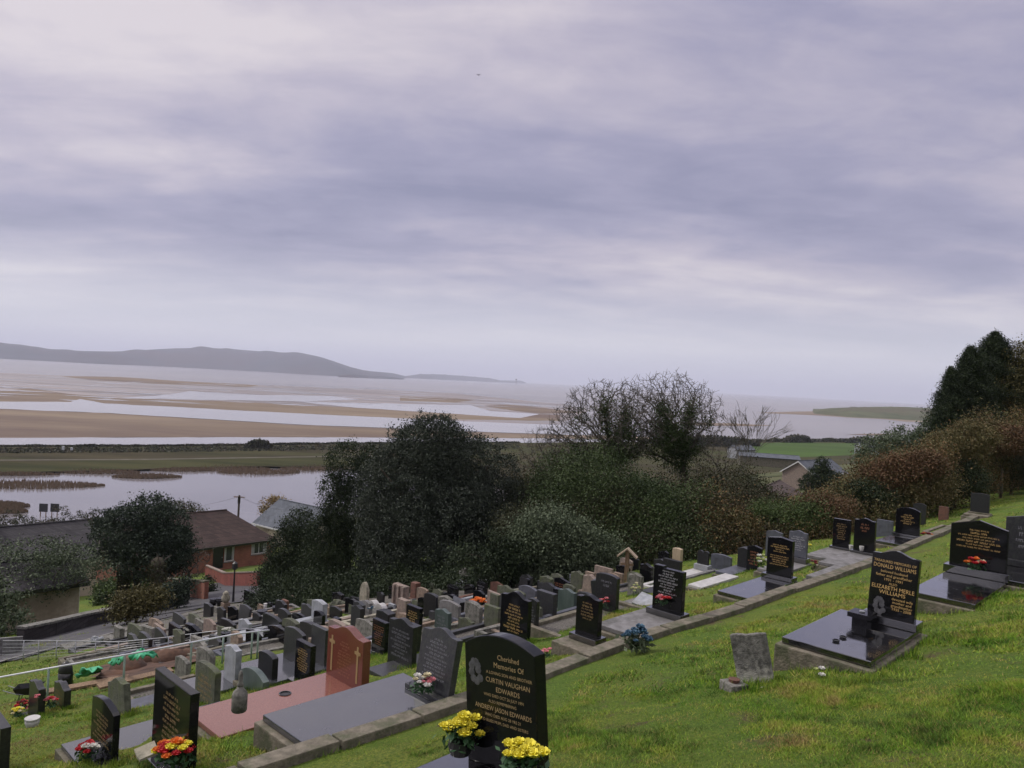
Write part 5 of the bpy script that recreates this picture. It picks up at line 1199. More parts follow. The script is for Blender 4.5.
grave('small black headstone near the open stone book', 447, 600, 455, 586, 'flat', 'black', T=.12, kerb=1.4, km='pale')
grave('tall thin dark grey stone against the trees left of the stone cross', 444, 585, 451, 563, 'flat', 'moss', T=.14)
grave('brown round topped headstone with grey kerbs, right of the brown pillar', 416, 602, 426, 588, 'round', 'brown', T=.08, rise=.05, kerb=1.3, km='char')
grave('slim brown pillar stone at the edge of the trees', 410, 597, 415, 582, 'flat', 'rust', T=.20, plinth=.08)
grave('broad pinkish stone with three upright ribs at the edge of the trees', 392, 604, 404, 583, 'broken', 'pink', T=.16, kerb=1.2, km='pink',
      extra=lambda r, W, H: [MB().box(W*(a-.07), W*(a+.07), -.05, -.002, -.1, H*.97).build('rib', 'pink', r) for a in (-.38, 0, .38)])
grave('tall cream pointed headstone with shoulders against the dark trees', 359, 605, 366, 588, 'lancet', 'cream', T=.10, rise=.22, plinth=.05)
grave('white scrolled carved stone with a blue ornament', 367, 613, 382, 603, 'heart', 'white', T=.16, rise=.10, kerb=1.9, km='cream')
grave('small black upright stone behind the red headstone', 332, 627, 337, 617, 'flat', 'black', T=.12)
grave('pale blue grey gabled headstone at the head of a long raised marble tomb', 311, 617, 322, 600, 'gable', 'pale', T=.14, rise=.05, ledger=2.2, lm='pale', slabt=.22,
      extra=lambda r, W, H: MB().prism([(-W*.42, -.22), (-W*.42, -.05), (0, .06), (W*.42, -.05), (W*.42, -.22)], -2.05, -.1).build('coping', 'pale', r, bevel=.01))
grave('tall black headstone near the street lamp', 243, 609, 251, 590, 'round', 'black', T=.12, rise=.04)
grave('tall slim black headstone against the yew', 297, 603, 302, 583, 'gable', 'blackm', T=.2, rise=.03)
grave('black headstone right of the narrow column conifer', 203, 618, 210, 603, 'gable', 'blackm', T=.12, rise=.04)
grave('dark brown gable headstone left of the pale grey one', 220, 630, 233, 618, 'gable', 'blackm', T=.09, rise=.04, kerb=1.3, km='conc')
grave('pale grey curved headstone in the left middle rows', 238, 631, 248, 619, 'ogee', 'pale', T=.10, kerb=1.5, km='white')
grave('grey brown headstone, left of the adjoining pair beyond the fence', 194, 630, 202, 618, 'flat', 'old', T=.08)
grave('tan headstone, right of the adjoining pair beyond the fence', 203, 632, 213, 619, 'gable', 'pink', T=.08, kerb=1.2, km='pink')
grave('small dark square stone left of the adjoining pair', 186, 633, 193, 624, 'flat', 'moss', T=.08)
grave('black blocky headstone beyond the fence left of the small dark one', 168, 637, 178, 622, 'flat', 'black', T=.12)
grave('tan rough headstone beside the black blocky one beyond the fence', 153, 635, 163, 623, 'flat', 'pink', T=.08, kerb=1.3, km='black')
grave('narrow grey brown headstone behind the fence, leftmost of the standing stones', 113, 642, 119, 625, 'flat', 'old', T=.14)
grave('brown low block headstone near the yew, left of the tall slim black one', 281, 609, 286, 599, 'flat', 'rust', T=.10, kerb=1.2, km='brown')
grave('small brown stone under the yew', 288, 606, 294, 596, 'arch', 'brown', T=.08)
grave('small dark stone under the yew, right of the tall slim black one', 306, 600, 311, 588, 'flat', 'rust', T=.08)
grave('low tan stone in front of the tall black headstone near the street lamp', 257, 612, 262, 604, 'round', 'brown', T=.08, rise=.02)
grave('low dark headstone behind the pale grey curved one', 252, 623, 259, 613, 'gable', 'blackm', T=.08)
grave('little grey stone left of the street lamp', 213, 614, 218, 606, 'flat', 'old', T=.08)
grave('small pale stone beside the white scrolled carved stone', 388, 611, 393, 603, 'flat', 'pale', T=.08)
grave('low grey stone right of the stone cross', 470, 594, 476, 587, 'flat', 'old', T=.12)
grave('low dark stone by the trees between the holm oak and the cross', 429, 593, 435, 584, 'round', 'moss', T=.08, rise=.03)
grave('small dark stone at the hedge left of the wooden roofed marker', 604, 565, 610, 555, 'arch', 'moss', T=.08)
grave('low brown stone behind the pale fluted stone', 613, 583, 622, 572, 'flat', 'brown', T=.08, kerb=1.3, km='brown')
rf = random.Random(77); used = list(BASES); nf = 0
FILL = [('small dark headstone lost in the crowded far rows', 'small dark far headstones', ('blackm', 'black', 'char', 'moss')),
        ('small worn grey or brown headstone lost in the crowded far rows', 'small worn far headstones', ('old', 'brown', 'pink', 'concg', 'moss', 'old'))]
for _ in range(4000):
    if nf >= 95: break
    x_ = rf.uniform(112, 668); top_ = np.interp(x_, [112,200,260,340,430,520,600,668], [640,622,606,606,592,584,574,566]); bot_ = np.interp(x_, [112,200,300,400,470,560,640,668], [646,652,645,638,630,614,600,596])
    y_ = rf.uniform(top_, bot_)
    if any(abs(x_-a) < 7.5 + (y_-575)*.04 and abs(y_-b) < 7 for a, b in used): continue
    if 600 < x_ and y_ > 590: continue
    Yd = hit(x_, y_).y; hh = rf.uniform(.25, .56)*FPX/Yd; ww = rf.uniform(.36, .6)*.62*FPX/Yd
    lab, grp, ms = FILL[rf.random() < .30]
    grave(lab, x_, y_, x_+ww, y_-hh, rf.choice(['flat','ogee','gable','arch','round','ogee','peon']), rf.choice(ms), T=rf.uniform(.07, .12), rise=.05, lean=(rf.gauss(0, 2.5), rf.gauss(0, 3)),
          kerb=rf.choice([0, 0, 1.3, 1.6]), km=rf.choice(['conc','old','brown','char','pink','slate']), group=grp, bev=.004, rot=rf.gauss(0, 3))
    used.append((x_+ww/2, y_)); nf += 1
# ---------------------------------------------------------------- loose slabs and kerb sets without a headstone
def slab(label, x, y, xr, L_, t_, m, off=.1, found=True, name='ledger_stone', group=None, cat='grave slab'):
    """px of the foot-left corner; slab runs along u"""
    p = hit(x, y, off); vv = Vector((v2[0], v2[1], 0)); lo, hi = .1, 3
    for _ in range(30):
        W = (lo+hi)/2
        if proj(p+vv*W)[0] < xr: lo = W
        else: hi = W
    o = empty(name, p, RZ); tag(o, label, cat, group)
    MB().box(0, W, 0, L_, -t_, 0).build('slab', m, o, bevel=.01)
    if found: MB().box(-.05, W+.05, -.05, L_+.05, -t_-.6, -t_-.004).build('foundation', 'conc', o, bevel=.01)
    return o
slab('grey polished slab lying in the grass behind the small curved black headstone', 61, 744, 78, 1.9, .06, 'ledger_grey', .12)
slab('grey slab behind the old green leaning stone', 121, 702, 132, 1.5, .05, 'slate', .1)
slab('grey granite slab lying between the pale mottled stone and the charcoal headstone', 236, 664, 252, 1.6, .06, 'ledger_grey', .1)
slab('white marble slab in the grass left of the long polished black slab', 688, 584, 702, 1.6, .06, 'white', .15)
slab('dark grey slab left of the white marble slab', 690, 574, 700, 1.3, .06, 'slate', .08)
slab('small pale slab lying on the grass below the open stone book', 462, 624, 474, .5, .05, 'concg', .06)
slab('low polished black kerb slab beyond the fence', 178, 642, 192, 1.6, .14, 'black', .15)
slab('dull black slab beyond the fence below the tan rough headstone', 124, 645, 142, 2.0, .16, 'black', .16)
slab('pale stone slab beside the road behind the fence', 60, 644, 80, 2.2, .14, 'old', .16)
slab('grey slab lying left of the brown low block headstone', 226, 622, 240, 1.4, .12, 'concg', .12)
slab('tan kerb slab behind the round topped grey stone', 158, 648, 172, 1.3, .16, 'pink', .16)
slab('dark slab lying left of the broad black curved headstone', 366, 668, 384, 1.3, .07, 'char', .1)
slab('concrete slab behind the two black headstones near the brambles', 806, 575, 826, 2.2, .08, 'concg', .10)
slab('flat pale slab among the graves below the rust red stones', 432, 611, 444, 1.3, .08, 'pale', .1)
slab('brown slab among the graves left of the ornate black headstone', 452, 622, 462, 1.6, .08, 'brown', .1)
slab('pale weathered slab between the carved white stone and the tan block', 352, 628, 366, 2.0, .12, 'cream', .12)
slab('grey slab before the pale fluted stone', 606, 606, 618, 1.2, .06, 'concg', .08)
slab('dark slab in the row left of the dark slate headstone', 640, 590, 652, 1.3, .08, 'char', .08)
def kerbset(label, x, y, xr, L_, km, fill, off=.16, group='kerbed plots without a headstone'):
    p = hit(x, y, off); vv = Vector((v2[0], v2[1], 0)); lo, hi = .1, 5
    for _ in range(30):
        W = (lo+hi)/2
        if proj(p+vv*W)[0] < xr: lo = W
        else: hi = W
    o = empty('kerbed_plot', p, RZ); tag(o, label, 'kerbed plot', group); k = .11
    MB().box(0, k, 0, L_, -.7, 0).build('kerb', km, o, bevel=.01); MB().box(W-k, W, 0, L_, -.7, 0).build('kerb', km, o, bevel=.01)
    MB().box(k+.003, W-k-.003, 0, k, -.7, -.002).build('kerb', km, o, bevel=.01); MB().box(k+.003, W-k-.003, L_-k, L_, -.7, -.002).build('kerb', km, o, bevel=.01)
    MB().box(k+.004, W-k-.004, k+.004, L_-k-.004, -.7, -.06).build('infill', fill, o)
    return o
kerbset('concrete kerbed gravel plot around the black headstone above the pink flowers', 524, 624, 566, 2.6, 'conc', 'gravel', .2)
kerbset('pale kerbed plot beside the small black upright stone', 340, 621, 356, 2.3, 'cream', 'soil', .14)
kerbset('brown kerbed plot in front of the yew', 266, 616, 282, 2.2, 'brown', 'gravel', .16)
kerbset('grey kerbed plot between the street lamp and the marble tomb', 236, 614, 252, 2.1, 'concg', 'soil', .16)
kerbset('pale kerbed plot near the column conifer', 170, 630, 186, 2.0, 'conc', 'gravel', .16)
kerbset('grey kerbed plot with earth just beyond the fence posts', 140, 652, 158, 2.0, 'conc', 'soil', .14)
kerbset('dark grey kerbed plot holding the open stone book', 448, 616, 466, 2.0, 'slate', 'gravel', .2)
kerbset('pale kerbed plot left of the stone cross', 426, 606, 440, 2.0, 'pale', 'gravel', .12)
kerbset('brown kerbed plot in front of the rust red stones', 486, 602, 502, 2.0, 'pink', 'gravel', .14)
kerbset('grey kerbed plot left of the wide slate headstone', 672, 580, 690, 1.9, 'concg', 'soil', .1)
kerbset('white edged kerbed plot left of the white lettered black headstone', 640, 584, 652, 1.8, 'white', 'soil', .12)
kerbset('low concrete kerbed plot by the brambles left of the sunken brown headstone', 922, 531, 940, 2.0, 'conc', 'gravel', .06)
kerbset('small brick kerbed plot with a planted pot beside the two black headstones', 812, 566, 826, 1.4, 'brown', 'soil', .1)
kerbset('pale kerbed plot below the tan block headstone', 388, 628, 398, 1.8, 'white', 'gravel', .12)
# ---------------------------------------------------------------- crosses, book, marker, bottle
def hpx(p, ytop):
    lo, hi = .01, 6
    for _ in range(40):
        H = (lo+hi)/2
        if proj(p+Vector((0,0,H)))[1] > ytop: lo = H
        else: hi = H
    return H
p = hit(463, 589); H = hpx(p, 568); o = empty('stone_cross', p, RZ); tag(o, 'grey stone cross on a stepped pale base before the dark trees', 'cross')
MB().box(-.07,.07,-.05,.05,.28,H).box(-.24,-.072,-.05,.05,H*.68,H*.80).box(.072,.24,-.05,.05,H*.68,H*.80).build('cross', 'old', o, bevel=.01)
MB().box(-.28,.28,-.24,.24,-.2,.15).box(-.19,.19,-.16,.16,.153,.277).build('base', 'pale', o, bevel=.01)
p = hit(456, 611, .12); o = empty('open_book_memorial', p, RZ); o.scale = (.62,)*3; tag(o, 'grey open stone book propped on a dark kerbed plot', 'book memorial')
for sx in (-1, 1): MB().add([(0,0,.0),(sx*.34,-.02,.03),(sx*.34,.16,.46),(0,.2,.44),(0,.06,.0),(sx*.34,.04,.0),(sx*.34,.22,.43),(0,.26,.41)], [(0,1,2,3),(7,6,5,4),(0,4,5,1),(1,5,6,2),(2,6,7,3)]).build('page', 'slate', o)
MB().box(-.3,.3,.1,.3,-.2,.12).build('rest', 'char', o, bevel=.01)
p = hit(636, 602, .05); o = empty('open_book_memorial', p, RZ); o.scale = (.75,)*3; tag(o, 'pale blue grey open stone book lying left of the white lettered black headstone', 'book memorial')
for sx in (-1, 1): MB().add([(sx*.38+.38,-.2,.03),(.38,-.2,.0),(.38,.25,.20),(sx*.38+.38,.25,.24),(sx*.38+.38,-.18,-.03),(.38,-.18,-.06),(.38,.27,.14),(sx*.38+.38,.27,.18)], [(0,1,2,3),(7,6,5,4),(0,4,5,1),(1,5,6,2),(2,6,7,3),(3,7,4,0)]).build('page', 'pale', o)
MB().box(.1,.66,-.1,.24,-.3,-.03).build('rest', 'concg', o)
p = hit(626, 583); H = hpx(p, 549); o = empty('grave_marker', p, RZ+R(25)); tag(o, 'wooden grave marker post with a little gabled roof by the hedge', 'grave marker')
MB().box(-.05,.05,-.04,.04,-.2,H-.04).build('post', 'wood', o)
for sx in (-1, 1): MB().add([(0,-.10,H),(sx*.24,-.10,H-.22),(sx*.24,.10,H-.22),(0,.10,H),(0,-.10,H+.035),(sx*.26,-.10,H-.19),(sx*.26,.10,H-.19),(0,.10,H+.035)], [(0,1,2,3),(7,6,5,4),(0,4,5,1),(1,5,6,2),(2,6,7,3)]).build('roof_board', 'palewood', o)
MB().box(-.16,.16,-.02,.02,H*.52,H*.58).build('crossbar', 'wood', o)
p = hit(677, 566); H = hpx(p, 548); o = MB().box(-.14,.14,-.07,.07,-.2,H*.96).prism([(-.14,H*.961),(0,H),(.14,H*.961)], -.07, .07).build('wooden_marker', 'palewood', loc=p, rot=(0,0,RZ), bevel=.008); tag(o, 'pale tan wooden marker board standing against the hedge', 'grave marker')
p = hit(239, 711, .17+.12); H = hpx(p, 671); o = empty('stone_bottle', p, 0); tag(o, 'weathered stone bottle shaped vase standing on the corner of the pink slab', 'vase'); k = H/1.0
MB().lathe([(.17*k,0),(.19*k,.03*k),(.19*k,.40*k),(.17*k,.48*k),(.09*k,.56*k),(.075*k,.62*k)], seg=14).build('body', 'old', o, smooth=True)
MB().lathe([(.075*k,.62*k),(.085*k,.66*k),(.055*k,.72*k),(.06*k,.9*k),(.03*k,1.0*k)], seg=12).build('neck', 'old', o, smooth=True)
p = hit(225, 614); H = hpx(p, 591); o = empty('statue_pillar', p, RZ); tag(o, 'tan draped urn pillar standing by the driveway entrance', 'pillar'); k = H
MB().box(-.2,.2,-.2,.2,-.3,.18*k).box(-.13,.13,-.13,.13,.182*k,.5*k).build('pedestal', 'brown', o, bevel=.01)
MB().lathe([(.07,.502*k),(.15,.6*k),(.16,.75*k),(.1,.84*k),(.12,.9*k),(.04,1.0*k)], seg=10).build('urn', 'cream', o, smooth=True)
# black vase block on the granite slab, little holders
p = onz(850.5, 622, WILL.location.z-.09); 
o = empty('vase_block', p, RZ); tag(o, 'square black granite vase block standing on the polished slab', 'vase')
H = .145; MB().box(.04,.20,-.08,.08,-.02,H*.62).build('stem', 'black', o, bevel=.004); MB().box(.0,.24,-.12,.12,H*.62+.002,H).build('top', 'black', o, bevel=.004); MB().lathe([(.03,0),(.03,.012)], (.12,0,H+.002), 10).build('holder', 'metal', o)
for (x_, y_, off, r, lab) in ((285, 694, .20, .075, 'dark round flower holder set in the pink slab'), (836, 641, .28, .035, 'small round flower holder in the polished black slab, nearer one'), (843, 637.5, .28, .035, 'small round flower holder in the polished black slab, farther one')):
    p = hit(x_, y_, off) if r > .05 else onz(x_, y_, WILL.location.z-.088); o = MB().lathe([(r,0),(r*1.05,.012),(r*.8,.016),(r*.75,.004)], seg=14).build('flower_holder', 'blackm', loc=p); tag(o, lab, 'flower holder')
def pot(label, x, y, ytop, r, m, off=0.0, name='vase', prof=None, grp=None):
    p = hit(x, y, off); H = hpx(p, ytop); o = empty(name, p); tag(o, label, 'vase', grp)
    MB().lathe(prof or [(r*.7,-.02),(r*.75,0),(r,H*.55),(r*.95,H)], seg=14).build('body', m, o, smooth=True)
    MB().lathe([(r*1.05,H+.001),(r*1.05,H+.02),(r*.8,H+.02)], seg=14).build('rim', m, o); return p, H
pot('white marble pot standing in the grass below the small black headstones', 32, 727, 719, .095, 'white', name='flower_pot')
pot('small white vase in front of the dark green grey headstone', 475, 619, 607, .06, 'white', .05)
pot('black urn with pale flowers beyond the fence', 225, 646, 633, .11, 'black')
pot('black pot standing on the kerb edge below the marble tomb', 269, 638, 630, .15, 'black', .05)
pot('white bottle vase among the black pots near the yew', 265, 612, 604, .06, 'white')
for i, (x_, y_, yt_) in enumerate(((259, 608, 603), (272, 608, 602.5), (277, 612, 607), (262, 616, 611), (213, 606, 599), (220, 606, 598.5))):
    labs = ['leftmost black pot in front of the yew', 'black pot right of the white bottle vase', 'black pot lowest on the right by the brown stones', 'black pot in front of the low tan stone', 'black pot left of the draped urn pillar', 'rounder black pot just beside the draped urn pillar']
    pot(labs[i], x_, y_, yt_, .16, 'black', .05, grp='black pots among the far graves')
for lab, x_, y_, yt_ in (('left white vase before the black headstone by the concrete slab', 851, 549, 546), ('right white vase before the black headstone by the concrete slab', 861.5, 550, 547), ('white vase on the plinth of the lily headstone', 788, 573, 570), ('small white vase on the slab of the arched gold lettered headstone', 905, 532, 529.5)):
    pot(lab, x_, y_, yt_, .05, 'white', .22)
# stone pot by the weathered headstone
p = hit(733.5, 692); o = empty('stone_pot', p, R(20)); tag(o, 'small square stone pot with a rusty holder beside the weathered stone', 'stone pot')
MB().box(-.10,.10,-.10,.10,-.08,.10).build('body', 'old', o, bevel=.012); h_ = MB().lathe([(.05,0),(.055,.03),(.04,.03)], (0,0,.101), 10).build('holder', 'rust', o)
o = MB().ell((0,0,.01), (.09,.05,.03), 8, 5, .2).build('stone_fragment', 'old', loc=hit(764, 691)); tag(o, 'broken pale stone fragment lying at the foot of the weathered stone', 'stone')
# open book on the tall black plinth
p = hit(147, 754, .22); o = empty('book_plaque', p, RZ-R(8)); tag(o, 'small white open book plaque on the plinth of the tall black headstone', 'plaque')
for sx in (-1, 1): MB().add([(0,-.09,0),(sx*.12,-.09,.02),(sx*.12,.09,.06),(0,.09,.04),(0,-.09,-.02),(sx*.12,-.09,-.0),(sx*.12,.09,.03),(0,.09,.015)], [(0,1,2,3),(7,6,5,4),(0,4,5,1),(1,5,6,2),(2,6,7,3)]).build('page', 'cream', o)
# ---------------------------------------------------------------- flowers
def cmat(n, c, r=.6):
    if n not in MT: MT[n] = mat(n, tuple(x*.75 for x in c), c, rough=r, scale=30)
    return n
cmat('yellow_petals', (.90,.80,.07)); cmat('red_petals', (.55,.02,.03)); cmat('orange_petals', (.85,.22,.03)); cmat('white_petals', (.75,.74,.70)); cmat('pink_petals', (.75,.26,.30)); cmat('purple_petals', (.30,.12,.40)); cmat('blue_petals', (.06,.14,.22)); cmat('cream_petals', (.75,.68,.45)); cmat('dark_red_petals', (.22,.02,.03)); cmat('flower_leaf', (.03,.09,.03)); cmat('lime_petals', (.55,.62,.25))
def rose(mb, c, r, rs):
    c = Vector(c)
    for k, (n, tilt, rr, hh) in enumerate(((3, 1.35, .45, 1.0), (5, 1.0, .75, .9), (6, .55, 1.0, .65))):
        for i in range(n):
            a = 2*math.pi*i/n + k*.5 + rs.random()*.3; d = Vector((math.cos(a), math.sin(a), 0)); s_ = Vector((-math.sin(a), math.cos(a), 0))
            b0 = c + d*r*.12; m_ = c + d*r*rr*.8 + Vector((0,0,r*hh*.45)); t_ = c + d*r*rr + Vector((0,0,r*hh)); w = r*rr*.62
            mb.add([b0-s_*w*.3, b0+s_*w*.3, m_+s_*w, m_-s_*w, t_+s_*w*.6-d*r*.06, t_-s_*w*.6-d*r*.06, t_+d*r*.12+Vector((0,0,-r*.1))], [(0,1,2,3),(3,2,4,5),(5,4,6)])
def onfront(root, px, py, dy):
    Mi = root.matrix_basis.inverted(); a = Mi @ Vector((0,0,0)); b = Mi.to_3x3() @ ray(px, py); k = (dy-a.y)/b.y
    return ray(px, py)*k
def bunch(label, x, y, w_px, h_px, cols, n=14, off=.1, leafn=120, basket=None, near=False, name='flower_bunch', fl='flower_leaf', seed=0, group=None, cat='flowers', front=None, dy=-.15):
    rs = random.Random(seed+int(x)); p = hit(x, y, off) if front is None else onfront(front, x, y, dy); k = p.y/FPX; w = w_px*k/2; h = h_px*k
    o = empty(name, p); tag(o, label, cat, group)
    r = w*(.34 if near else .30)*(12/n)**.4
    spots = []
    for i in range(n):
        a = i*2.4; q = math.sqrt((i+.5)/n); spots.append((w*q*math.cos(a)*.9+rs.gauss(0, w*.06), w*q*math.sin(a)*.75, h*(.25+.62*math.sqrt(max(0, 1-q*q*.8)))+rs.gauss(0, h*.07)))
    if near:
        for i, c in enumerate(spots):
            mb = MB(); rose(mb, c, r*rs.uniform(.75, 1.12), rs); mb.build('bloom', cols[i % len(cols)], o, smooth=True)
    else:
        for j, cc in enumerate(cols):
            mb = MB()
            for c in spots[j::len(cols)]: rose(mb, c, r*rs.uniform(.65, 1.15), rs)
            mb.build('blooms', cc, o, smooth=True)
    P = np.array([[rs.gauss(0, w*.42), rs.gauss(0, w*.36), h*(.15+.45*rs.random())] for _ in range(leafn)])
    leaves('foliage', P, w*.22, fl, o, aspect=.45)
    if basket: MB().lathe([(w*.5,-.03),(w*.62,h*.12),(w*.55,h*.3)], seg=12).build('basket', basket, o)
    return o
bunch('round basket of yellow roses at the left foot of the nearest black headstone', 460, 749, 41, 32, ['yellow_petals'], 15, .14, 160, 'blackp', True, front=NEAR, dy=-.12)
bunch('round basket of yellow roses at the right foot of the nearest black headstone', 523, 770, 44, 26, ['yellow_petals'], 15, .16, 160, 'blackp', True, front=NEAR, dy=-.20)
bunch('orange and red bouquet at the foot of the tall black headstone', 173, 766, 40, 24, ['orange_petals','red_petals','yellow_petals'], 18, .17, 140, None, True, front=TALL, dy=-.12)
bunch('red and white posy at the foot of the small curved black headstone', 86, 762, 22, 20, ['red_petals','red_petals','white_petals'], 12, .14, 100, None, True, front=CURV, dy=-.12)
bunch('yellow posy beside the small black headstone near the left edge', 17, 718, 13, 11, ['yellow_petals','cream_petals'], 10)
bunch('dark red posy left of the small black headstone near the left edge', 22, 710, 14, 10, ['dark_red_petals','red_petals'], 10)
bunch('faded red flowers lying by the black headstone in front of the sack', 50, 708, 14, 11, ['red_petals','pink_petals'], 10)
bunch('pale flower bud resting against the small black headstone near the left edge', 37, 699, 7, 4, ['pink_petals'], 3, .3, 8)
bunch('mixed cream and pink flowers with sprays at the foot of the leaning grey headstone', 423, 694, 24, 20, ['cream_petals','white_petals','pink_petals'], 12, .16, 160, front=GREY, dy=-.14)
bunch('single pink flower growing in the grass right of the nearest headstone', 546, 659, 13, 11, ['pink_petals'], 5, 0, 60)
bunch('blue grey artificial flowers lying on the kerb edge', 636, 652, 32, 24, ['blue_petals','blue_petals'], 20, .02, 200, fl='laurel')
bunch('red and yellow flowers before the white lettered black headstone', 663, 605, 15, 9, ['red_petals','pink_petals','red_petals'], 10, .22, 60, front=WHIT, dy=-.10)
bunch('red flowers beside the black rounded headstone', 604, 609, 11, 11, ['pink_petals','red_petals'], 8, .12, 40)
bunch('green and white lilies left of the black gold lettered headstone', 761, 569, 13, 14, ['lime_petals','white_petals'], 8, .25, 100, fl='lightgrn')
bunch('pink flowers at the foot of the blue grey headstone', 797, 553, 10, 11, ['pink_petals'], 9, .2, 50)
bunch('pale yellow flowers at the right foot of the blue grey headstone', 806, 551, 9, 9, ['cream_petals','yellow_petals'], 7, .2, 50)
bunch('orange and red flowers before the wide gable topped grave', 975, 571, 19, 13, ['orange_petals','red_petals','cream_petals'], 11, .28, 60, front=WIDE, dy=-.16)
bunch('yellow flowers by the headstone at the right edge', 1013, 555, 11, 12, ['yellow_petals','cream_petals'], 9, .3, 60)
bunch('white and purple flowers at the right edge behind the yellow ones', 1020, 550, 14, 12, ['white_petals','purple_petals'], 10, .38, 60)
bunch('orange plant glowing among the far graves beside the small black headstone', 478, 607, 16, 9, ['orange_petals','orange_petals'], 14, .1, 50)
bunch('white and pink flowers in front of the far dark headstone by the brambles', 981, 511, 7, 5, ['white_petals','pink_petals'], 6, .1, 10)
bunch('small white daffodil plant growing beside the polished slab grave', 819, 683, 12, 16, ['white_petals','lime_petals'], 3, 0, 90, fl='lightgrn')
bunch('pale flowers in the black urn beyond the fence', 226, 633, 9, 5, ['white_petals'], 6, .6, 20)
bunch('small planted pot of green leaves by the brick kerbed plot', 814, 571, 9, 12, ['dark_red_petals'], 4, .05, 90, fl='grn')
bunch('cream wreath leaning on the pale fluted stone', 635, 597, 10, 14, ['cream_petals','lime_petals'], 10, .1, 30)
bunch('white flower at the foot of the broad black curved headstone', 413, 657, 6, 5, ['white_petals'], 4, .0, 20)
bunch('blue ornament flowers before the white scrolled stone', 371, 613, 8, 6, ['blue_petals','white_petals'], 6, .25, 10)
bunch('dark wilted flowers by the yellow posy near the left edge', 30, 713, 10, 8, ['dark_red_petals','pink_petals'], 8, 0, 40)
bunch('brownish wilted flowers by the brambles', 926, 539, 10, 7, ['dark_red_petals','orange_petals'], 6, 0, 40, fl='autumn')
bunch('pink plastic flowers beside the brown headstone in the middle rows', 579, 588, 9, 8, ['pink_petals','white_petals'], 7, .1, 20)
# crumpled wrapping and stones beyond the fence
def lump(label, x, y, w_px, h_px, m, off=0, name='wrapped_bundle', cat='bundle', seed=1):
    rs = random.Random(seed); p = hit(x, y, off); k = p.y/FPX; mb = MB(); w, h = w_px*k/2, h_px*k
    for i in range(5): mb.ell((rs.uniform(-.6,.6)*w, rs.uniform(-.2,.2)*w, h*rs.uniform(.25,.5)), (w*rs.uniform(.3,.55), w*.3, h*rs.uniform(.3,.5)), 8, 5, .25)
    o = mb.build(name, m, loc=p); tag(o, label, cat); return o
lump('pale blue wrapped flowers heaped beyond the fence', 200, 644, 22, 8, 'pale', .1, seed=2)
lump('white crumpled wrapping right of the pale blue bundle', 219, 638, 12, 6, 'white', .1, seed=3)
lump('pale stone rubble behind the fence beside the road', 96, 643, 16, 8, 'pale', .05, 'stone_rubble', 'rubble', 4)
lump('grey stones lying left of the narrow grey brown headstone', 105, 643, 12, 6, 'old', .05, 'stone_rubble', 'rubble', 5)
lump('brown clod of turf in the grass left of the weathered stone', 706, 677, 16, 6, 'soil', -.02, 'turf_clod', 'clod', 6)
lump('dark mossy shrub mound behind the carved white stone', 342, 610, 34, 14, 'moss', 0, 'mound', 'mound', 8)
# ---------------------------------------------------------------- dug grave: soil heap, green sheets, boards
def heap(label, pts, m, name='soil_heap'):
    o = None; mb = MB(); P0 = hit(*pts[0][:2])
    for x, y, rp, hp in pts:
        p = hit(x, y); k = p.y/FPX; mb.ell((p.x-P0.x, p.y-P0.y, p.z-P0.z), (rp*k, rp*k*.8, hp*k), 14, 8, .10)
    o = mb.build(name, m, loc=P0, smooth=True); tag(o, label, 'soil heap'); return o
heap('heap of reddish brown dug soil between the green sheets and the fence', [(128,672,20,13),(150,664,22,14),(170,662,18,13),(112,678,16,7),(188,658,14,9)], 'soil')
def cloth(label, px, zo, seed):
    rs = random.Random(seed); W = [hit(x, y, o_) for x, y, o_ in px]; n = len(W); c = sum(W, Vector())/n; mb = MB(); vs = [c+Vector((0,0,.10))]
    rings = [1/3, 2/3, 1]; per = n*4
    for f in rings:
        for i in range(per):
            a = W[i//4]; b = W[(i//4+1) % n]; q = a.lerp(b, (i % 4)/4); vs.append(c.lerp(q, f)+Vector((0,0,rs.uniform(-.03,.07)+.06*(1-f))))
    fs = [(0, 1+i, 1+(i+1) % per) for i in range(per)]
    for r_ in range(2): fs += [(1+r_*per+i, 1+(r_+1)*per+i, 1+(r_+1)*per+(i+1) % per, 1+r_*per+(i+1) % per) for i in range(per)]
    o = MB().add([v-c for v in vs], fs).build('green_sheet', 'greencloth', loc=c, smooth=True); tag(o, label, 'sheet', 'green sheets over the dug earth')
    sm = o.modifiers.new('thick', 'SOLIDIFY'); sm.thickness = .015
cloth('bright green sheet crumpled on the ground, leftmost of the three', [(75,677,.1),(82,670,.25),(92,671,.3),(103,668,.3),(101,672,.15),(88,677,.1)], 0, 1)
cloth('green sheet on the soil heap, the middle one of three', [(108,666,.3),(114,660,.4),(126,658,.5),(124,663,.4),(116,667,.3)], 0, 2)
cloth('green sheet draped over the top of the soil heap, rightmost of the three', [(128,660,.45),(138,652,.55),(144,650,.6),(158,657,.4),(152,658,.45),(140,658,.5),(131,662,.4)], 0, 3)
for i, (a, b, lab) in enumerate((((98,688),(172,671),'long pale wooden board in front of the soil heap'), ((40,694),(128,678),'timber board lying left of the soil heap'))):
    A, B = hit(*a, .05), hit(*b, .05); d = (B-A).normalized(); n_ = Vector((d.y, -d.x, 0)).normalized()*.1; z = Vector((0,0,.04))
    o = MB().add([v_-A for v_ in (A-n_, B-n_, B+n_, A+n_, A-n_+z, B-n_+z, B+n_+z, A+n_+z)], [(0,3,2,1),(4,5,6,7),(0,1,5,4),(1,2,6,5),(2,3,7,6),(3,0,4,7)]).build('board', 'wood', loc=A); tag(o, lab, 'board')
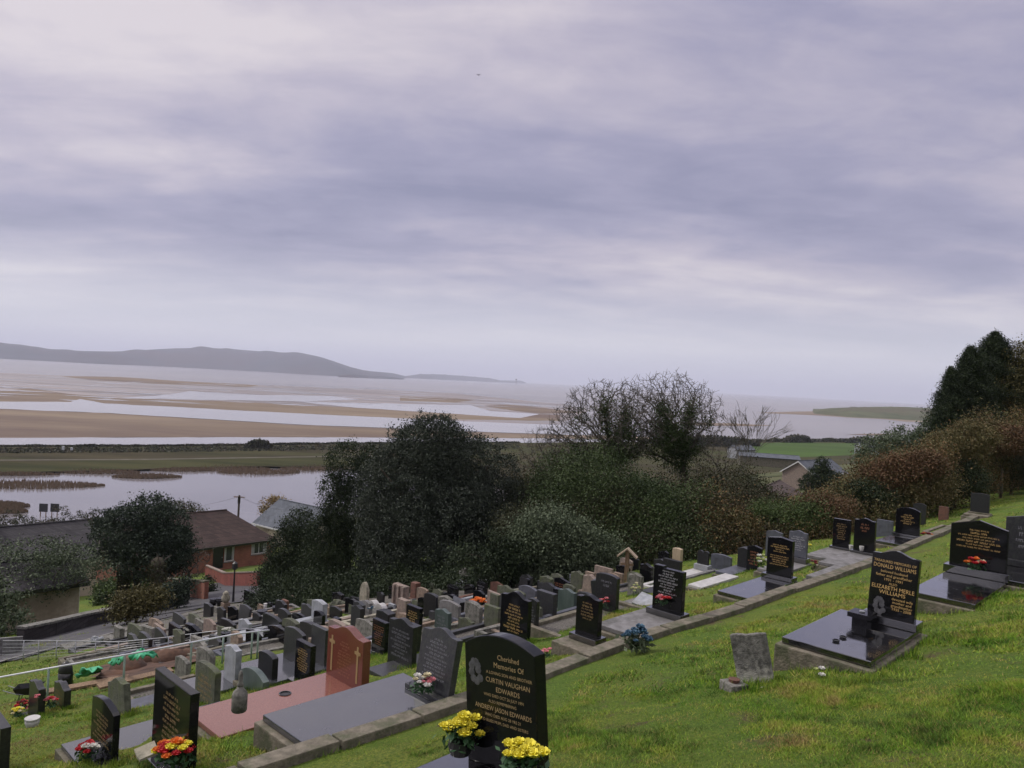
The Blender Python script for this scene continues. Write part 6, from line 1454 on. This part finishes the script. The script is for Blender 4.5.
# wheelbarrow
p = hit(26, 700); k = p.y/FPX; s_ = 26*k/1.3; o = empty('wheelbarrow', p, R(12)); tag(o, 'black wheelbarrow parked on the grass behind the small black headstones', 'wheelbarrow')
def sc(v): return tuple(x*s_ for x in v)
mb = MB(); mb.add([sc(q) for q in [(-.35,-.25,.35),(.35,-.25,.35),(.35,.25,.35),(-.35,.25,.35),(-.5,-.36,.68),(.75,-.36,.78),(.75,.36,.78),(-.5,.36,.68),(-.3,-.2,.38),(.3,-.2,.38),(.3,.2,.38),(-.3,.2,.38)]], [(0,3,2,1),(0,1,5,4),(1,2,6,5),(2,3,7,6),(3,0,4,7),(8,9,10,11),(8,4,5,9),(9,5,6,10),(10,6,7,11),(11,7,4,8)]); mb.build('tray', 'blackp', o)
for sy in (-1, 1):
    MB().tube([sc(q) for q in [(.8,sy*.06,.2),(.3,sy*.2,.33),(-.4,sy*.28,.42),(-.95,sy*.3,.62)]], .02*s_, 6).build('handle', 'metal', o)
    MB().tube([sc(q) for q in [(-.2,sy*.25,.4),(-.3,sy*.25,0)]], .018*s_, 6).build('leg', 'black_metal', o)
w_ = MB(); 
for i in range(14):
    a, b = 2*math.pi*i/14, 2*math.pi*(i+1)/14
    w_.add([sc(q) for q in [(.82+.2*math.cos(a),-.05,.2+.2*math.sin(a)),(.82+.2*math.cos(b),-.05,.2+.2*math.sin(b)),(.82+.2*math.cos(b),.05,.2+.2*math.sin(b)),(.82+.2*math.cos(a),.05,.2+.2*math.sin(a)),(.82,-.05,.2),(.82,.05,.2)]], [(0,3,2,1),(0,1,4),(2,3,5)])
w_.build('wheel', 'blackp', o)
# black covered headstone behind (draped in a bin bag)
p = hit(65, 686); H = hpx(p, 662); k = p.y/FPX; mb = MB(); mb.ell((0,0,H*.55), (7.4*k,4.5*k,H*.46), 12, 9, .07); mb.lathe([(7.0*k,-.05),(6.6*k,H*.3),(6.8*k,H*.55)], seg=12); o = mb.build('black_sack', 'blackp', loc=p, smooth=True); tag(o, 'full black plastic sack standing at the left end of the green sheet', 'sack')
# ---------------------------------------------------------------- railings
def railing(label, rail, posts, rr, m, pm, name='railing', extra_h=()):
    """rail: list of (x, y, foot y) pixels"""
    P = []; 
    for x, y, fy in rail:
        b = hit(x, fy); P.append(Vector((b.x, b.y, at(x, y, b.y).z)))
    O = P[0]; o = empty(name, O); tag(o, label, 'fence')
    MB().tube([q-O for q in P], rr, 8).build('top_rail', m, o, smooth=True)
    for x, fy in posts:
        b = hit(x, fy); ytop = np.interp(x, [r[0] for r in rail], [r[1] for r in rail]); t_ = at(x, float(ytop), b.y)
        MB().tube([Vector((b.x, b.y, b.z-.2))-O, Vector((b.x, b.y, t_.z))-O], rr*1.1, 8).build('post', pm, o, smooth=True)
    return o, O, P
MT['greenpost'] = mat('green_grey_post', (.14,.20,.16), (.22,.29,.24), rough=.5, scale=6)
railing('white tubular railing nearest the camera, crossing over the dug soil', [(-30,682.5,714),(0,677,709),(60,666,700),(123,654.8,690),(190,642.3,674),(240,633,662),(268,630,656)], [(47,702),(123,690),(190,674),(222,665),(251,659),(257,658.5)], .017, 'wpaint', 'greenpost')
o, O, P = railing('grey wire mesh fence beside the road behind the soil heap', [(2,640.5,662),(38,640.5,660),(75,641,657),(118,642,656),(160,638,650),(210,631.5,643),(262,628,640)], [(23,661),(38,660),(56,659),(75,657),(95,656.5),(118,656),(142,653),(168,650),(190,647)], .012, 'metal', 'metal', 'mesh_fence')
mb = MB()
for j in range(1, 6):
    for a, b in zip(P[:5][:-1], P[:5][1:]):
        za, zb_ = gz(a.x, a.y), gz(b.x, b.y); f = j/6
        mb.tube([Vector((a.x, a.y, za+(a.z-za)*f))-O, Vector((b.x, b.y, zb_+(b.z-zb_)*f))-O], .004, 3, cap=False)
for a, b in zip(P[:3][:-1], P[:3][1:]):
    n = 26
    for i in range(n):
        q = a.lerp(b, i/n); mb.tube([Vector((q.x, q.y, gz(q.x, q.y)))-O, q-O], .003, 3, cap=False)
mb.build('mesh', 'metal', o)
o = MB().box(-.45,.45,-.04,.04,0,.5).build('sign_panel', 'concg', loc=hit(5, 655)+Vector((0,0,.05)), rot=(0,0,R(25))); tag(o, 'grey blank panel leaning by the fence at the left edge', 'panel')
# ---------------------------------------------------------------- grass blades
def blades(name, x0, x1, r0, r1, n, hh, ww):
    """short mown grass: thin curved triangles, in the wedge in front of the camera"""
    th = np.arctan(rng.uniform(x0, x1, n)); r = np.sqrt(rng.uniform(r0**2, r1**2, n)); X = r*np.sin(th); Y = r*np.cos(th)
    s = X*v2[0]+Y*v2[1]; t_ = X*u2[0]+Y*u2[1]
    keep = ~((s > skf(t_)-.03) & (s < skf(t_)+.29) & (t_ < 30))
    near_k = (s > skf(t_)-.2) & (s < skf(t_)+.7); keep &= ~(near_k & (rng.random(n) < .2)); d1 = fbm(X, Y, .55, 2, 4); bare = fbm(X+.4*Y, Y, 1.3, 12, 4)
    keep &= rng.random(n) < np.clip(.55+2.6*(d1-.5)-np.clip((bare-.60)*9, 0, .8), .26, 1)
    SKN = skf(t_)[keep]; X, Y, r, d1, s, bare = X[keep], Y[keep], r[keep], d1[keep], s[keep], bare[keep]; n = len(X)
    Z = zb(X, Y)-.006; h = hh*rng.uniform(.4, 1.5, n)*(1+1.6*(d1-.5))*np.where((s > SKN) & (s < SKN+.9), .45, 1); a = rng.random(n)*6.28; w = ww*rng.uniform(.6, 1.3, n)
    dx, dy = np.cos(a)*w, np.sin(a)*w; lx, ly = rng.normal(size=n)*h*.75, rng.normal(size=n)*h*.75
    B0 = np.stack([X-dx, Y-dy, Z], 1); B1 = np.stack([X+dx, Y+dy, Z], 1); T = np.stack([X+lx, Y+ly, Z+h], 1)
    V = np.stack([B0, B1, T], 1).reshape(-1, 3)
    big = fbm(X, Y, 2.6, 6, 3); mid = fbm(X, Y, .20, 8, 3); strw = fbm(X, Y, .8, 21, 4); t = np.clip(.30+.8*(big-.5)+1.1*(mid-.5)+rng.normal(size=n)*.10+np.clip(strw-.52, 0, 1)*1.6+np.clip(bare-.5, 0, 1)*1.2, 0, 1)
    dry = rng.random(n) < .10; t[dry] = rng.uniform(.75, 1, dry.sum())
    npmesh(name, V, 3, 'blade', None, t, 'stuff')
blades('grass', -.75, .75, 4.2, 8, 620000, .023, .0028)
blades('grass', -.72, .75, 8, 15, 460000, .029, .0050)
blades('grass', -.70, .74, 15, 40, 260000, .036, .011)
# weeds against the stones and slabs
def tuft(xs, n, h, world=False):
    P = []; 
    for x_, y_ in xs:
        p = Vector((x_, y_, float(zb(x_, y_)))) if world else hit(x_, y_)
        for _ in range(n): P.append((p.x+random.gauss(0,.045), p.y+random.gauss(0,.045), p.z-.005))
    P = np.array(P); n = len(P); a = rng.random(n)*6.28; w = .004; H = h*rng.uniform(.5, 1.3, n)
    B0 = P-np.stack([np.cos(a)*w, np.sin(a)*w, np.zeros(n)], 1); B1 = P+np.stack([np.cos(a)*w, np.sin(a)*w, np.zeros(n)], 1)
    T = P+np.stack([rng.normal(size=n)*H*.35, rng.normal(size=n)*H*.35, H], 1)
    npmesh('long_grass', np.stack([B0, B1, T], 1).reshape(-1, 3), 3, 'blade', None, rng.uniform(0, .6, n), 'stuff')
tuft([(740,688),(750,692),(757,694),(765,694),(775,693),(783,692),(728,692),(722,690),(792,672),(800,676),(810,680),(820,684),(832,688),(845,688),(858,686),(870,684),(884,680),(895,672),(915,658),(930,646),(700,678),(790,668),(960,602),(940,600),(990,608),(1010,600)], 70, .11)
tuft([(300,742),(330,735),(360,725),(400,714),(430,705),(470,692),(560,662),(620,641),(668,620),(690,610),(720,598),(750,588),(780,577)], 40, .07)
tuft(FEET, 9, .065, True)
for s_ in STAT:
    if not (.25 < s_[2] < 1.5 and .25 < s_[3] < 1.4): print('SIZE', s_)
# ---- haze ---------------------------------------------------------------------
hm = bpy.data.materials.new('air_haze'); hm.use_nodes = True; t = hm.node_tree
t.nodes.remove(t.nodes['Principled BSDF'])
pv = t.nodes.new('ShaderNodeVolumePrincipled'); pv.inputs['Density'].default_value = 1.0e-4
pv.inputs['Color'].default_value = (.80, .85, 1.0, 1); pv.inputs['Anisotropy'].default_value = .1
t.links.new(pv.outputs[0], t.nodes['Material Output'].inputs['Volume'])
o = MB().box(-46000, 46000, -3500, 59000, SEA-8, 520).build('haze', hm); o['kind'] = 'stuff'
